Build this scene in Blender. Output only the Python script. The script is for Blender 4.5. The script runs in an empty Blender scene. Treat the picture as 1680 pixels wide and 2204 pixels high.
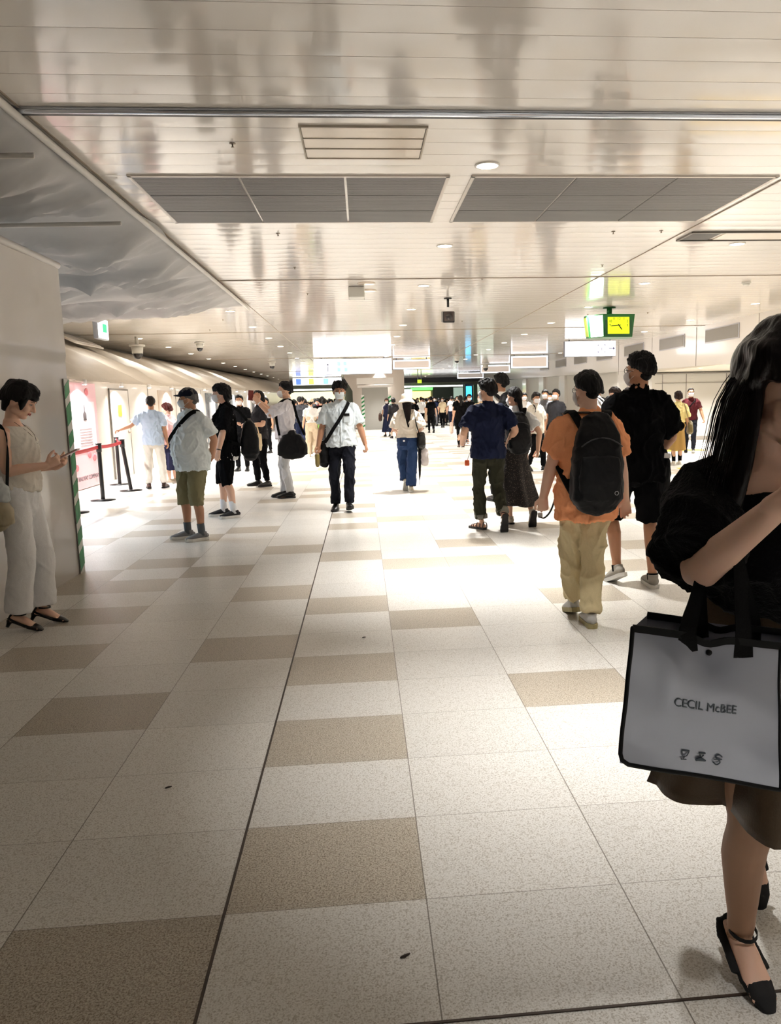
import bpy, bmesh, math, random
import numpy as np
from mathutils import Vector, Matrix, noise as mnoise
random.seed(7)
PI = math.pi
C = bpy.context.scene.collection
SC = bpy.context.scene
V3 = lambda *a: np.array(a, float)

# ------------------------------------------------------------------ camera
# solved from the tile grid: vanishing point, horizon tilt, 1.45 m eye height
CX, CY, FP, EYE = 925.0, 1102.0, 1650.0, 1.45
def _unit(v): return v / np.linalg.norm(v)
_d = _unit(V3(778 - CX, CY - 868, -FP))
_up = _unit(np.cross(V3(1, .0235, 0), _d))
_x = np.cross(_d, _up)
ROT = np.array([_x, _d, _up])
cam_data = bpy.data.cameras.new('camera')
cam = bpy.data.objects.new('camera', cam_data); C.objects.link(cam)
cam.matrix_world = Matrix.Translation((0, 0, EYE)) @ Matrix(ROT.tolist()).to_4x4()
cam_data.sensor_fit = 'HORIZONTAL'; cam_data.sensor_width = 36
cam_data.lens = FP / 1680 * 36
cam_data.shift_x = -(CX - 840) / 1680
cam_data.clip_end = 300; cam_data.clip_start = .05
SC.camera = cam
def at(px, py, Y):
    v = ROT @ V3(px - CX, CY - py, -FP); p = v * (Y / v[1]); p[2] += EYE; return p
def floor_at(px, py, z=0.0):
    v = ROT @ V3(px - CX, CY - py, -FP); p = v * ((z - EYE) / v[2]); p[2] += EYE; return p

# ------------------------------------------------------------------ light and exposure
SC.view_settings.view_transform = 'Standard'; SC.view_settings.look = 'None'
SC.view_settings.gamma = 1; SC.view_settings.use_curve_mapping = False
SC.view_settings.exposure = 0.24
SC.cycles.use_denoising = True
SC.cycles.max_bounces = 6; SC.cycles.diffuse_bounces = 5; SC.cycles.glossy_bounces = 3; SC.cycles.adaptive_threshold = .02
SC.cycles.caustics_reflective = False; SC.cycles.caustics_refractive = False
SC.cycles.sample_clamp_indirect = 6
world = bpy.data.worlds.new('world'); SC.world = world; world.use_nodes = True
world.node_tree.nodes['Background'].inputs[0].default_value = (1, .93, .84, 1)
world.node_tree.nodes['Background'].inputs[1].default_value = 0.03
CEIL = 3.3
LAMP_W = 62.0          # watts of one downlight
def area(loc, size, power, col=(1, .985, .955), rot=(0, 0, 0), spread=PI, shape='DISK', sy=None):
    l = bpy.data.lights.new('downlight_lamp', 'AREA'); l.shape = shape; l.size = size
    if sy: l.size_y = sy
    l.energy = power; l.color = col; l.spread = spread
    o = bpy.data.objects.new('downlight_lamp', l); C.objects.link(o); o.location = loc; o.rotation_euler = rot
    return o

# ------------------------------------------------------------------ materials
MATS = {}
def lin(c):
    return tuple(((x / 255) / 12.92 if x / 255 <= .04045 else ((x / 255 + .055) / 1.055) ** 2.4) for x in c)
def mat(name, rgb, rough=.6, metal=0.0, bump=0.0, bscale=60, emit=0, spec=.5, coat=0, var=0.0, stretch=None, trans=0, sub=0, alpha=1):
    """rgb given in 0..255 display values"""
    if name in MATS: return MATS[name]
    m = bpy.data.materials.new(name); m.use_nodes = True; nt = m.node_tree; b = nt.nodes['Principled BSDF']
    c = lin(rgb)
    b.inputs['Base Color'].default_value = (*c, 1); b.inputs['Roughness'].default_value = rough
    b.inputs['Metallic'].default_value = metal; b.inputs['Specular IOR Level'].default_value = spec
    if coat: b.inputs['Coat Weight'].default_value = coat; b.inputs['Coat Roughness'].default_value = .08
    if sub: b.inputs['Subsurface Weight'].default_value = sub; b.inputs['Subsurface Radius'].default_value = (.02, .008, .004); b.inputs['Subsurface Scale'].default_value = .6
    if alpha < 1: b.inputs['Alpha'].default_value = alpha
    if trans: b.inputs['Transmission Weight'].default_value = trans
    if emit:
        b.inputs['Emission Color'].default_value = (*c, 1); b.inputs['Emission Strength'].default_value = emit
    tc = nt.nodes.new('ShaderNodeTexCoord'); mp = nt.nodes.new('ShaderNodeMapping')
    if stretch: mp.inputs['Scale'].default_value = stretch
    nt.links.new(tc.outputs['Object'], mp.inputs['Vector'])
    n = nt.nodes.new('ShaderNodeTexNoise'); n.inputs['Scale'].default_value = bscale; n.inputs['Detail'].default_value = 3
    nt.links.new(mp.outputs[0], n.inputs['Vector'])
    if bump:
        bp = nt.nodes.new('ShaderNodeBump'); bp.inputs['Strength'].default_value = bump; bp.inputs['Distance'].default_value = .004
        nt.links.new(n.outputs['Fac'], bp.inputs['Height']); nt.links.new(bp.outputs[0], b.inputs['Normal'])
    if var:
        mx = nt.nodes.new('ShaderNodeMixRGB'); mx.inputs[1].default_value = (*[x * (1 - var) for x in c], 1)
        mx.inputs[2].default_value = (*[min(1, x * (1 + var)) for x in c], 1)
        nt.links.new(n.outputs['Fac'], mx.inputs[0]); nt.links.new(mx.outputs[0], b.inputs['Base Color'])
    MATS[name] = m
    return m
def cloth(name, rgb, rough=.85, var=.12):
    return mat(name, rgb, rough, bump=.25, bscale=220, var=var, spec=.2)

# ------------------------------------------------------------------ mesh helpers
class Acc:
    def __init__(s): s.v = []; s.f = []; s.n = 0
    def add(s, v, f):
        v = np.asarray(v, float); s.v.append(v); s.f += [tuple(i + s.n for i in q) for q in f]; s.n += len(v); return s
    def V(s): return np.concatenate(s.v) if s.v else np.zeros((0, 3))
def mesh_of(name, V, F):
    me = bpy.data.meshes.new(name); me.from_pydata(np.asarray(V).tolist(), [], F); me.update(); return me
def fixn(me):
    bm = bmesh.new(); bm.from_mesh(me); bmesh.ops.recalc_face_normals(bm, faces=bm.faces); bm.to_mesh(me); bm.free()
def smooth(me, on=True):
    me.polygons.foreach_set('use_smooth', [on] * len(me.polygons)); me.update()
def link(name, me, m, parent=None, sm=True, **props):
    o = bpy.data.objects.new(name, me); C.objects.link(o)
    if m is not None:
        for q in (m if isinstance(m, list) else [m]): me.materials.append(q)
    if sm: smooth(me)
    if parent is not None: o.parent = parent
    for k, v in props.items(): o[k] = v
    return o
def obj(name, acc, m, parent=None, sm=True, fix=True, **props):
    me = mesh_of(name, acc.V(), acc.f)
    if fix: fixn(me)
    return link(name, me, m, parent, sm, **props)
def thing(name, label, cat, loc=(0, 0, 0), rz=0, group=None):
    o = bpy.data.objects.new(name, None); C.objects.link(o); o.location = loc; o.rotation_euler = (0, 0, rz)
    o.empty_display_size = .1; o['label'] = label; o['category'] = cat
    if group: o['group'] = group
    return o
def ring_faces(nr, ns, cap0=True, cap1=True, off=0):
    f = []
    for i in range(nr - 1):
        for j in range(ns):
            a = off + i * ns + j; b = off + i * ns + (j + 1) % ns
            f.append((a, b, b + ns, a + ns))
    if cap0: f.append(tuple(off + j for j in range(ns))[::-1])
    if cap1: f.append(tuple(off + (nr - 1) * ns + j for j in range(ns)))
    return f
def tube(acc, P, R, ref=(1, 0, 0), ns=16, round0=True, round1=True, pw=2.0):
    """P points, R list of r or (rx along ref, ry); elliptical sections; rounded ends"""
    P = [np.array(p, float) for p in P]; R = [(r, r) if np.isscalar(r) else r for r in R]
    n = len(P); T = []
    for i in range(n):
        a = P[max(0, i - 1)]; b = P[min(n - 1, i + 1)]; T.append(_unit(b - a))
    rings = []
    ref = np.array(ref, float)
    def frame(t):
        x = ref - t * ref.dot(t)
        if np.linalg.norm(x) < 1e-3: x = V3(.3, 1, .2) - t * V3(.3, 1, .2).dot(t)
        x = _unit(x); return x, np.cross(t, x)
    def put(c, t, rx, ry):
        x, y = frame(t); an = np.arange(ns) * 2 * PI / ns
        ca, sa = np.cos(an), np.sin(an)
        if pw != 2: ca = np.sign(ca) * abs(ca) ** (2 / pw); sa = np.sign(sa) * abs(sa) ** (2 / pw)
        rings.append(c + np.outer(ca * rx, x) + np.outer(sa * ry, y))
    if round0:
        m = min(R[0])
        for k in (.15, .45, .75): a = k * PI / 2; put(P[0] - T[0] * m * math.cos(a) * .9, T[0], R[0][0] * math.sin(a), R[0][1] * math.sin(a))
    for i in range(n): put(P[i], T[i], *R[i])
    if round1:
        m = min(R[-1])
        for k in (.75, .45, .15): a = k * PI / 2; put(P[-1] + T[-1] * m * math.cos(a) * .9, T[-1], R[-1][0] * math.sin(a), R[-1][1] * math.sin(a))
    acc.add(np.concatenate(rings), ring_faces(len(rings), ns)); return acc
_ico = {}
def ico(sub):
    if sub not in _ico:
        bm = bmesh.new(); bmesh.ops.create_icosphere(bm, subdivisions=sub, radius=1)
        _ico[sub] = (np.array([v.co[:] for v in bm.verts]), [tuple(v.index for v in f.verts) for f in bm.faces]); bm.free()
    return _ico[sub]
def ell(acc, c, r, M=None, sub=3):
    v, f = ico(sub); v = v * np.array(r)
    if M is not None: v = v @ np.array(M).T
    acc.add(v + np.array(c), f); return acc
def box(acc, c, d, M=None, bev=0.0):
    x, y, z = [q / 2 for q in d]
    if bev:
        bm = bmesh.new(); bmesh.ops.create_cube(bm, size=1)
        for v in bm.verts: v.co = Vector((v.co.x * d[0], v.co.y * d[1], v.co.z * d[2]))
        bmesh.ops.bevel(bm, geom=bm.edges[:], offset=bev, segments=3, affect='EDGES', profile=.5)
        bm.verts.index_update(); v = np.array([v.co[:] for v in bm.verts]); f = [tuple(q.index for q in p.verts) for p in bm.faces]; bm.free()
    else:
        v = np.array([(a, b, e) for a in (-x, x) for b in (-y, y) for e in (-z, z)])
        f = [(0, 1, 3, 2), (4, 6, 7, 5), (0, 4, 5, 1), (2, 3, 7, 6), (0, 2, 6, 4), (1, 5, 7, 3)]
    if M is not None: v = v @ np.array(M).T
    acc.add(v + np.array(c, float), f); return acc
def cyl(acc, c, r, h, ns=24, r2=None, axis=2):
    r2 = r if r2 is None else r2
    an = np.arange(ns) * 2 * PI / ns
    a = np.stack([np.cos(an) * r, np.sin(an) * r, np.full(ns, 0.)], 1); b = np.stack([np.cos(an) * r2, np.sin(an) * r2, np.full(ns, h)], 1)
    v = np.concatenate([a, b])
    if axis == 1: v = v[:, [0, 2, 1]]
    if axis == 0: v = v[:, [2, 0, 1]]
    acc.add(v + np.array(c, float), ring_faces(2, ns)); return acc
def ribbon(acc, P, width, thick, side):
    """flat strap along P; side = direction(s) of the width"""
    P = [np.array(p, float) for p in P]; rings = []
    for i, p in enumerate(P):
        t = _unit(P[min(len(P) - 1, i + 1)] - P[max(0, i - 1)])
        s = np.array(side[i] if isinstance(side, list) else side, float); s = _unit(s - t * s.dot(t)); n = np.cross(t, s)
        w = (width[i] if isinstance(width, (list, tuple)) else width) / 2
        rings.append(np.array([p + s * w + n * thick / 2, p - s * w + n * thick / 2, p - s * w - n * thick / 2, p + s * w - n * thick / 2]))
    acc.add(np.concatenate(rings), ring_faces(len(rings), 4)); return acc
def spl(P, n=8):
    """Catmull-Rom through P"""
    P = [np.array(p, float) for p in P]; Q = [2 * P[0] - P[1]] + P + [2 * P[-1] - P[-2]]; out = []
    for i in range(1, len(Q) - 2):
        for k in range(n):
            t = k / n; a, b, c, d = Q[i - 1:i + 3]
            out.append(.5 * ((2 * b) + (-a + c) * t + (2 * a - 5 * b + 4 * c - d) * t * t + (-a + 3 * b - 3 * c + d) * t ** 3))
    out.append(P[-1]); return out
_rs = np.random.RandomState(5)
_K = _rs.normal(size=(14, 3)); _PH = _rs.uniform(0, 6.28, 14)
def sn(p, f=1.0, seed=0):
    """cheap smooth noise in -1..1, vectorised"""
    p = np.asarray(p) * f; w = np.zeros(len(p)); q = p + .35 * np.sin(p[:, [1, 2, 0]] * 1.7 + seed)
    for k in range(14): w += np.sin(q @ _K[k] * 2.0 + _PH[k] + seed * 1.3 * k)
    return w / 5.0
def solid(acc, voxel, it=4, V=None):
    me = mesh_of('tmp', acc.V(), acc.f); fixn(me)
    o = bpy.data.objects.new('tmp', me); C.objects.link(o)
    r = o.modifiers.new('r', 'REMESH'); r.mode = 'VOXEL'; r.voxel_size = voxel; r.adaptivity = 0
    if it:
        s = o.modifiers.new('s', 'SMOOTH'); s.iterations = it; s.factor = .5
    dg = bpy.context.evaluated_depsgraph_get(); ev = o.evaluated_get(dg)
    out = bpy.data.meshes.new_from_object(ev); bpy.data.objects.remove(o); bpy.data.meshes.remove(me)
    return out
def getv(me):
    a = np.empty(len(me.vertices) * 3); me.vertices.foreach_get('co', a); return a.reshape(-1, 3)
def getn(me):
    a = np.empty(len(me.vertices) * 3); me.vertices.foreach_get('normal', a); return a.reshape(-1, 3)
def setv(me, v): me.vertices.foreach_set('co', np.asarray(v).ravel()); me.update()
def wrinkle(me, amp, freq=9, stretch=(1, 1, .55), seed=0):
    v = getv(me); n = getn(me); p = v * np.array(stretch)
    a = sn(p, freq, seed); b = sn(p, freq * 2.3, seed + 3)
    w = (1 - np.abs(a)) ** 3 * 1.2 - .45 + (1 - np.abs(b)) ** 3 * .4 + b * .15
    setv(me, v + n * (w * amp)[:, None])
def rotX(a): c, s = math.cos(a), math.sin(a); return np.array([[1, 0, 0], [0, c, -s], [0, s, c]])
def rotY(a): c, s = math.cos(a), math.sin(a); return np.array([[c, 0, s], [0, 1, 0], [-s, 0, c]])
def rotZ(a): c, s = math.cos(a), math.sin(a); return np.array([[c, -s, 0], [s, c, 0], [0, 0, 1]])
def ik(a, b, l1, l2, hint):
    d = b - a; L = np.linalg.norm(d); mx = (l1 + l2) * .999
    u = d / L
    if L > mx: b = a + u * mx; L = mx
    x = (l1 * l1 - l2 * l2 + L * L) / (2 * L); h = math.sqrt(max(0, l1 * l1 - x * x))
    p = np.array(hint, float); p = p - u * p.dot(u); p = _unit(p)
    return a + u * x + p * h, b
def smst(x, a, b): t = np.clip((x - a) / (b - a), 0, 1); return t * t * (3 - 2 * t)
def copy_tree(o, parent=None):
    c = o.copy(); C.objects.link(c)
    if parent is not None: c.parent = parent
    for ch in list(o.children): copy_tree(ch, c)
    return c
# ------------------------------------------------------------------ people
class Person:
    """a figure facing local +Y; built at 1.70 m and scaled; lod 0 near, 1 middle, 2 far"""
    def __init__(s, label, loc, face, H=1.70, lod=0, group=None, wide=1.0, belly=0.0, lean=0.0, tilt=0.0, twist=0.0,
                 feet=None, hands=None, head=(0, 0, 0), skin='skin', female=False, drop=0.0, neckf=0.0, hipy=0.0):
        s.k = H / 1.70; s.lod = lod; s.w = wide; s.belly = belly; s.female = female; s.face = face
        s.root = thing('person', label, 'person', loc, face, group); s.loc = np.array(loc, float)
        s.skin = mat(skin, dict(skin=(214, 168, 140), skin_pale=(226, 184, 160), skin_tan=(178, 130, 100), skin_dark=(150, 105, 80))[skin], .5, sub=.08 if lod == 0 else 0, bump=.1, bscale=150)
        s.lean, s.tilt, s.twist = lean, tilt, twist
        s.vox = (.0052, .0085, .016)[lod]; s.gv = (.009, .013, .02)[lod]
        s.sw = .152 * wide if female else .166 * wide
        pz = .930
        s.pz = pz
        feet = feet or [(-.10, 0, 0, 0, .12), (.10, 0, 0, 0, .12)]        # x, y, lift, pitch, toe-out
        s.legs = []
        need = []
        for i, (x, y, z, pit, out) in enumerate(feet):
            sg = -1 if i == 0 else 1; dx = x - sg * .088 * wide; dy = y - hipy
            need.append(z + .075 + math.sqrt(max(.1, .856 ** 2 - dx * dx - dy * dy)))
        dz = min(need) - pz - drop
        s.loc = s.loc + V3(0, 0, dz * s.k); s.root.location.z += dz * s.k
        feet = [(x, y, z - dz, pit, out) for x, y, z, pit, out in feet]
        for i, (x, y, z, pit, out) in enumerate(feet):
            sg = -1 if i == 0 else 1
            hip = V3(sg * .088 * (1.04 if female else 1) * wide, hipy, pz)
            yaw = -sg * out
            # ankle relative to ball of foot when pitched (heel raised)
            ank = V3(x, y, z + .075)
            knee, ank2 = ik(hip, ank, .435, .425, (sg * .03 + (-math.sin(yaw)), 1, 0))
            s.legs.append(dict(hip=hip, knee=knee, ank=ank2, pitch=pit, yaw=yaw, sg=sg))
        s.neck = s.U(V3(0, -.015 + .0, 1.44)); 
        hands = hands or [None, None]
        s.arms = []
        for i, hnd in enumerate(hands):
            sg = -1 if i == 0 else 1
            sh = s.U(V3(sg * s.sw, -.015, 1.385))
            if hnd is None: hnd = dict(p=(sg * (.245 * wide + .01), .03, .86))
            w = V3(*hnd['p']); el, w = ik(sh, w, .275, .245, hnd.get('el', (sg * .35, -1, -.1)))
            if 'E' in hnd: el = V3(*hnd['E'])
            d = _unit(w - el) if 'dir' not in hnd else _unit(V3(*hnd['dir']))
            if 'dir' not in hnd: d = _unit(d + V3(0, .10, 0))
            pn = V3(*hnd.get('palm', (-sg, .15, 0))); pn = _unit(pn - d * pn.dot(d))
            s.arms.append(dict(sh=sh, el=el, wr=w, dir=d, palm=pn, sg=sg, curl=hnd.get('curl', .35), spread=hnd.get('spread', 0), thumb=hnd.get('thumb', 0)))
        hy, hp, hr = head
        s.HM = rotZ(hy) @ rotX(-hp) @ rotY(hr)
        base = s.U(V3(0, .0, 1.475)); off = V3(0, .012 + neckf, .115)
        s.hc = base + rotX(-hp * .5) @ off
        s.parts = []
    def U(s, p):
        p = np.array(p, float); one = p.ndim == 1; p = np.atleast_2d(p)
        w = np.clip((p[:, 2] - .92) / .3, 0, 1)
        q = p.copy(); piv = V3(0, 0, .95)
        M = rotX(-s.lean) @ rotY(s.tilt) @ rotZ(s.twist)
        q = piv + (p - piv) @ M.T
        q = p * (1 - w)[:, None] + q * w[:, None]
        return q[0] if one else q
    def Wp(s, p):
        """local 1.70-m coordinates -> world"""
        return rotZ(s.face) @ (np.array(p, float) * s.k) + s.loc
    def Lw(s, q): return (rotZ(-s.face) @ (np.array(q, float) - s.loc)) / s.k
    def HP(s, p): return s.hc + s.HM @ np.array(p, float)
    def emit(s, name, me, m, parent=None, sc=True, **kw):
        if sc: setv(me, getv(me) * s.k)
        return link(name, me, m, parent or s.root, **kw)
    def fin(s, name, acc, m, voxel=None, it=3, wr=0, fq=9, st=(1, 1, .55), seed=0, parent=None, **kw):
        if voxel: me = solid(acc, voxel, it)
        else: me = mesh_of(name, acc.V(), acc.f); fixn(me)
        if wr: wrinkle(me, wr, fq, st, seed + s.loc[0])
        return s.emit(name, me, m, parent, **kw)
    # -------------------------------------------------- body
    def body(s, footskin=True, cov='full'):
        a = Acc(); w = s.w; f = s.female; L = s.lod; ns = (20, 14, 10)[L]
        cz = s.pz - .915
        tr = [(.84, .11, .08, 0), (.90, .155, .105, 0), (.97, .155, .108, 0), (1.07, .125 if f else .138, .09, .005), (1.17, .135, .097, .005), (1.27, .15 if f else .16, .10, .0), (1.34, .15, .09, -.005), (1.40, .11, .065, -.012), (1.435, .06, .055, -.015)]
        P = s.U(np.array([(0, y, z + (cz if z < 1 else 0)) for z, x, q, y in tr])); tube(a, P, [(x * w, q * w) for z, x, q, y in tr], ns=ns + 6)
        if f and L < 2:
            for sg in (-1, 1): ell(a, s.U(V3(sg * .07, .085, 1.25)), (.052, .045, .055), sub=2)
        nk = .048 if f else .056
        tube(a, [s.U(V3(0, -.015, 1.38)), s.neck, s.HP((0, -.02, -.075)), s.HP((0, -.015, -.03))], [nk * 1.3, nk, nk * .96, nk], ns=ns)
        M = s.HM; H = s.HP
        ell(a, H((0, -.008, .022)), (.074, .092, .090), M); ell(a, H((0, .028, -.03)), (.057, .060, .078), M)
        ell(a, H((0, .052, -.088)), (.030, .030, .022), M)
        for sg in (-1, 1):
            ell(a, H((sg * .034, .058, -.026)), (.026, .026, .028), M, 2)                     # cheek
            ell(a, H((sg * .040, .01, -.068)), (.022, .045, .026), M, 2)                      # jaw
            ell(a, H((sg * .076, -.008, -.008)), (.009, .018, .030), M @ rotZ(sg * -.25), 2)     # ear
            if L < 2: tube(a, [H((sg * .010, .085, .036)), H((sg * .034, .079, .036))], [.009, .007], ns=8)  # brow ridge
        tube(a, [H((0, .082, .022)), H((0, .096, -.002)), H((0, .106, -.024))], [.008, .010, .013], ns=8)
        if L == 0:
            for sg in (-1, 1): ell(a, H((sg * .011, .095, -.028)), (.008, .009, .007), M, 2)
        ell(a, H((0, .083, -.053)), (.022, .012, .013), M, 2)
        for A in s.arms:
            sh, el, wr = A['sh'], A['el'], A['wr']
            r = (.9 if f else 1.05) * (.8 + .2 * w)
            nbb = s.U(V3(sh[0] * 0 + A['sg'] * .09, -.015, 1.36)); P = spl([nbb, sh + _unit(el - sh) * .02, sh * .45 + el * .55, el, el * .7 + wr * .3, wr], 3)
            R = np.interp(np.linspace(0, 5, len(P)), range(6), [.040 * r, .047 * r, .045 * r, .038 * r, .041 * r, .027 * r])
            tube(a, P, list(R), ns=ns - 2)
            s.hand(a, A)
        for G in s.legs:
            h, k, an = G['hip'], G['knee'], G['ank']; r = (.95 + .1 * (w - 1))
            bk = V3(0, -.016, 0)
            P = spl([h, h * .5 + k * .5, k, k * .65 + an * .35 + bk, an * .85 + k * .15, an], 3)
            R = np.interp(np.linspace(0, 5, len(P)), range(6), [.088 * r, .073 * r, .054 * r, .055 * r, .036 * r, .035])
            if cov == 'full': R = R * .82
            if cov == 'short': R = R * np.interp(np.linspace(0, 5, len(P)), [0, 1.6, 2.4, 5], [.85, .85, 1, 1])
            tube(a, P, list(R), ns=ns - 2)
            if footskin: s.foot(a, G, L)
        me = solid(a, s.vox, 2)
        s.bodyobj = s.emit('body', me, s.skin)
        return s
    def FM(s, G): return rotZ(G['yaw']) @ rotX(-G['pitch'])
    def FP(s, G, p): return G['ank'] + s.FM(G) @ (np.array(p, float) - V3(0, 0, .075))
    def foot(s, a, G, L):
        F = lambda *p: s.FP(G, p)
        tube(a, [F(0, -.035, .035), F(0, 0, .045), F(0, .06, .038), F(0, .12, .024), F(0, .16, .018)], [(.027, .030), (.030, .04), (.034, .032), (.040, .02), (.036, .013)], ref=s.FM(G) @ V3(1, 0, 0), ns=14)
    def hand(s, a, A):
        L = s.lod; d, pn, sg, wr = A['dir'], A['palm'], A['sg'], A['wr']; t = _unit(np.cross(d, pn)) * sg
        f = .93 if s.female else 1.0
        tube(a, [wr - d * .02, wr + d * .03 * f, wr + d * .085 * f], [(.027 * f, .021), (.034 * f, .018), (.040 * f, .014)], ref=t, ns=12)
        if L == 2:
            c = A['curl']
            q = wr + d * .085; d2 = _unit(d * math.cos(c) + pn * math.sin(c)); tube(a, [q, q + d2 * .035, q + d2 * .035 + _unit(d * math.cos(2.4 * c) + pn * math.sin(2.4 * c)) * .04], [(.036, .012), (.034, .011), (.028, .01)], ref=t, ns=8)
        else:
            fr = .0088 if L == 0 else .0100
            for i, (o, l) in enumerate(((.030, .072), (.010, .080), (-.010, .074), (-.029, .058))):
                p = wr + d * (.082 - .006 * abs(i - 1)) * f + t * o * f; dd = d + t * (1.5 - i) * .04 * (1 + 3 * A['spread'])
                c = A['curl'] * (1 + .12 * i); pts = [p - dd * .015, p]; ang = 0
                for q, w in ((.42, .55), (.33, 1.0), (.25, .75)):
                    ang += c * w * 1.25; p = p + (_unit(dd) * math.cos(ang) + pn * math.sin(ang)) * l * q * f; pts.append(p)
                tube(a, pts, [fr * 1.05, fr * 1.05, fr, fr * .92, fr * .8], ns=8)
        p = wr + d * .022 + t * .022; q = p + (d * .62 + t * .62 + pn * .35) * .045; r = q + _unit(d * .9 + t * .12 + pn * (.3 + A['thumb'])) * .032
        tube(a, [p, q, r, r + _unit(d * .9 - t * .05 + pn * (.35 + A['thumb'])) * .02], [.015, .0118, .0105, .009], ns=8)
    def facebits(s, brow=(30, 22, 18), closed=False, lips=(176, 96, 88), mouth=True):
        H, M = s.HP, s.HM; e = Acc(); i = Acc(); b = Acc(); lp = Acc()
        for sg in (-1, 1):
            ell(e, H((sg * .030, .0765, .012)), (.0125, .008, .004 if closed else .0062), M, 2)
            ell(i, H((sg * .030, .0815, .0115)), (.0058, .0045, .0036 if closed else .0055), M, 2)
            tube(i, [H((sg * .018, .0845, .016)), H((sg * .030, .0868, .0185)), H((sg * .043, .0795, .015))], [.0016] * 3, ns=6)
            tube(b, [H((sg * .014, .092, .034)), H((sg * .03, .089, .039)), H((sg * .047, .078, .034))], [(.0028, .0022), (.0034, .0022), (.0018, .0015)], ns=6)
        s.fin('eyes', e, mat('eye_white', (232, 226, 220), .3)); s.fin('eye_iris', i, mat('eye_dark', (26, 16, 12), .25)); s.fin('eyebrows', b, mat('brow%d' % brow[0], brow, .8))
        if mouth:
            tube(lp, [H((-.021, .085, -.054)), H((-.008, .0935, -.0505)), H((0, .094, -.052)), H((.008, .0935, -.0505)), H((.021, .085, -.054))], [(.0025, .003), (.004, .0042), (.004, .0038), (.004, .0042), (.0025, .003)], ns=8)
            tube(lp, [H((-.018, .086, -.058)), H((0, .0935, -.061)), H((.018, .086, -.058))], [(.003, .003), (.005, .005), (.003, .003)], ns=8)
            s.fin('lips', lp, mat('lips', lips, .4))
        return s
    # -------------------------------------------------- hair as a shell around the skull
    def hair(s, rgb=(22, 17, 16), front=.46, side=-.24, back=-.98, thick=.013, rough=.005, fr=20, part=None, extra=None, vol=(1, 1, 1), name='hair', tex=None):
        v, f = ico((6, 5, 4)[s.lod] if s.lod < 2 else 4); v = v.copy()
        az = np.abs(np.arctan2(v[:, 0], v[:, 1])) / PI * 180
        zl = np.interp(az, [0, 38, 62, 84, 104, 128, 180], [front, front - .02, front - .22 if front > .2 else front, side, side - .02, back * .75, back])
        if part: zl = zl + part * v[:, 0] * np.exp(-(az / 60) ** 2)
        zl = zl + sn(v, 9) * .05
        m = smst(v[:, 2] - zl, -.05, .06) * (.55 + .45 * smst(v[:, 2] - zl, 0, .38))
        R = V3(.0775, .0965, .0945) * np.array(vol)
        n1 = sn(v * V3(1, 1, .35), fr * .25, 2); n2 = sn(v * V3(1, 1, .22), fr, 1)
        th = thick * (1 + .5 * n1) + rough * n2 * .5 + .006 * smst(v[:, 2], .2, 1)
        r = 1 + (m * (th + .006) - (1 - m) * .018)[:, None] / .09
        p = v * R * r + V3(0, -.009, .022)
        p[:, 1] -= .036 * smst(-v[:, 2], .10, .75) * smst(-v[:, 1], 0, .3); p[:, 2] -= .012 * smst(-v[:, 2], .4, .9) * smst(-v[:, 1], 0, .3)
        a = Acc(); a.add(np.array([s.HM @ q + s.hc for q in p]), f)
        if extra:
            for P, Rr in extra: tube(a, [s.HP(q) for q in P], Rr, ref=s.HM @ V3(1, 0, 0), ns=18)
            me = solid(a, (.005, .008, .016)[s.lod], 2)
            vv = getv(me); nn = getn(me); q = (vv - s.hc) @ s.HM
            g = sn(q * V3(1, 1, .12), 42, 4) * .5 + sn(q * V3(1, 1, .1), 90, 6) * .35
            setv(me, vv + nn * (g * .0035)[:, None])
        else: me = mesh_of('h', a.V(), a.f)
        hm = mat(tex or 'hair_%d_%d' % (rgb[0], rgb[1]), tuple(int(q * .6) for q in rgb), .6, bump=.6, bscale=110, stretch=(1, 1, .08), spec=.22, var=.25)
        s.hairobj = s.emit(name, me, hm); return s
    # -------------------------------------------------- clothes
    def tee(s, m, hem=.86, ease=.016, sl=.72, slw=1.0, name='shirt', neck=.066, bot=1.0, wr=.010, shape=None, seed=0, vneck=False, fq=15, flare=0, drape=0, cut=2):
        a = Acc(); w = s.w; f = s.female; e = ease; ns = 28 if s.lod < 2 else 14; B = s.belly
        base = [(.80, .165, .115, 0), (.86, .172, .122, 0), (.93, .172, .125, .002), (1.0, .160 if not f else .150, .118, .004 + B * .3), (1.08, .155 if not f else .132, .112, .008 + B * .5), (1.17, .160 if not f else .140, .113, .010 + B * .4), (1.25, .168 if not f else .152, .116 if not f else .125, .008), (1.31, .170 if not f else .155, .108, .0), (1.36, .158, .092, -.006), (1.40, .120, .072, -.012), (1.425, neck + .014, neck + .004, -.015), (1.44, neck, neck - .004, -.013)]
        rows = [b for b in base if hem + .012 < b[0] <= cut]
        z0 = rows[0]
        rx = np.interp(hem, [b[0] for b in base], [b[1] for b in base]); ry = np.interp(hem, [b[0] for b in base], [b[2] for b in base])
        rows = [(hem, rx, ry, 0)] + rows
        P = []; R = []
        for z, x, y, yo in rows:
            t = max(0, min(1, (1.25 - z) / .4)); top = 1 if z < 1.36 else .35
            bb = B * math.exp(-((z - 1.05) / .12) ** 2)
            ex = e * top + flare * t
            P.append((0, yo, z)); R.append(((x * w + ex) * (bot if z < .95 else 1) + bb * .5, y * w + ex + bb))
        P = s.U(np.array(P)); tube(a, P, R, ns=ns, round0=False, round1=cut > 1.5)
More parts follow.
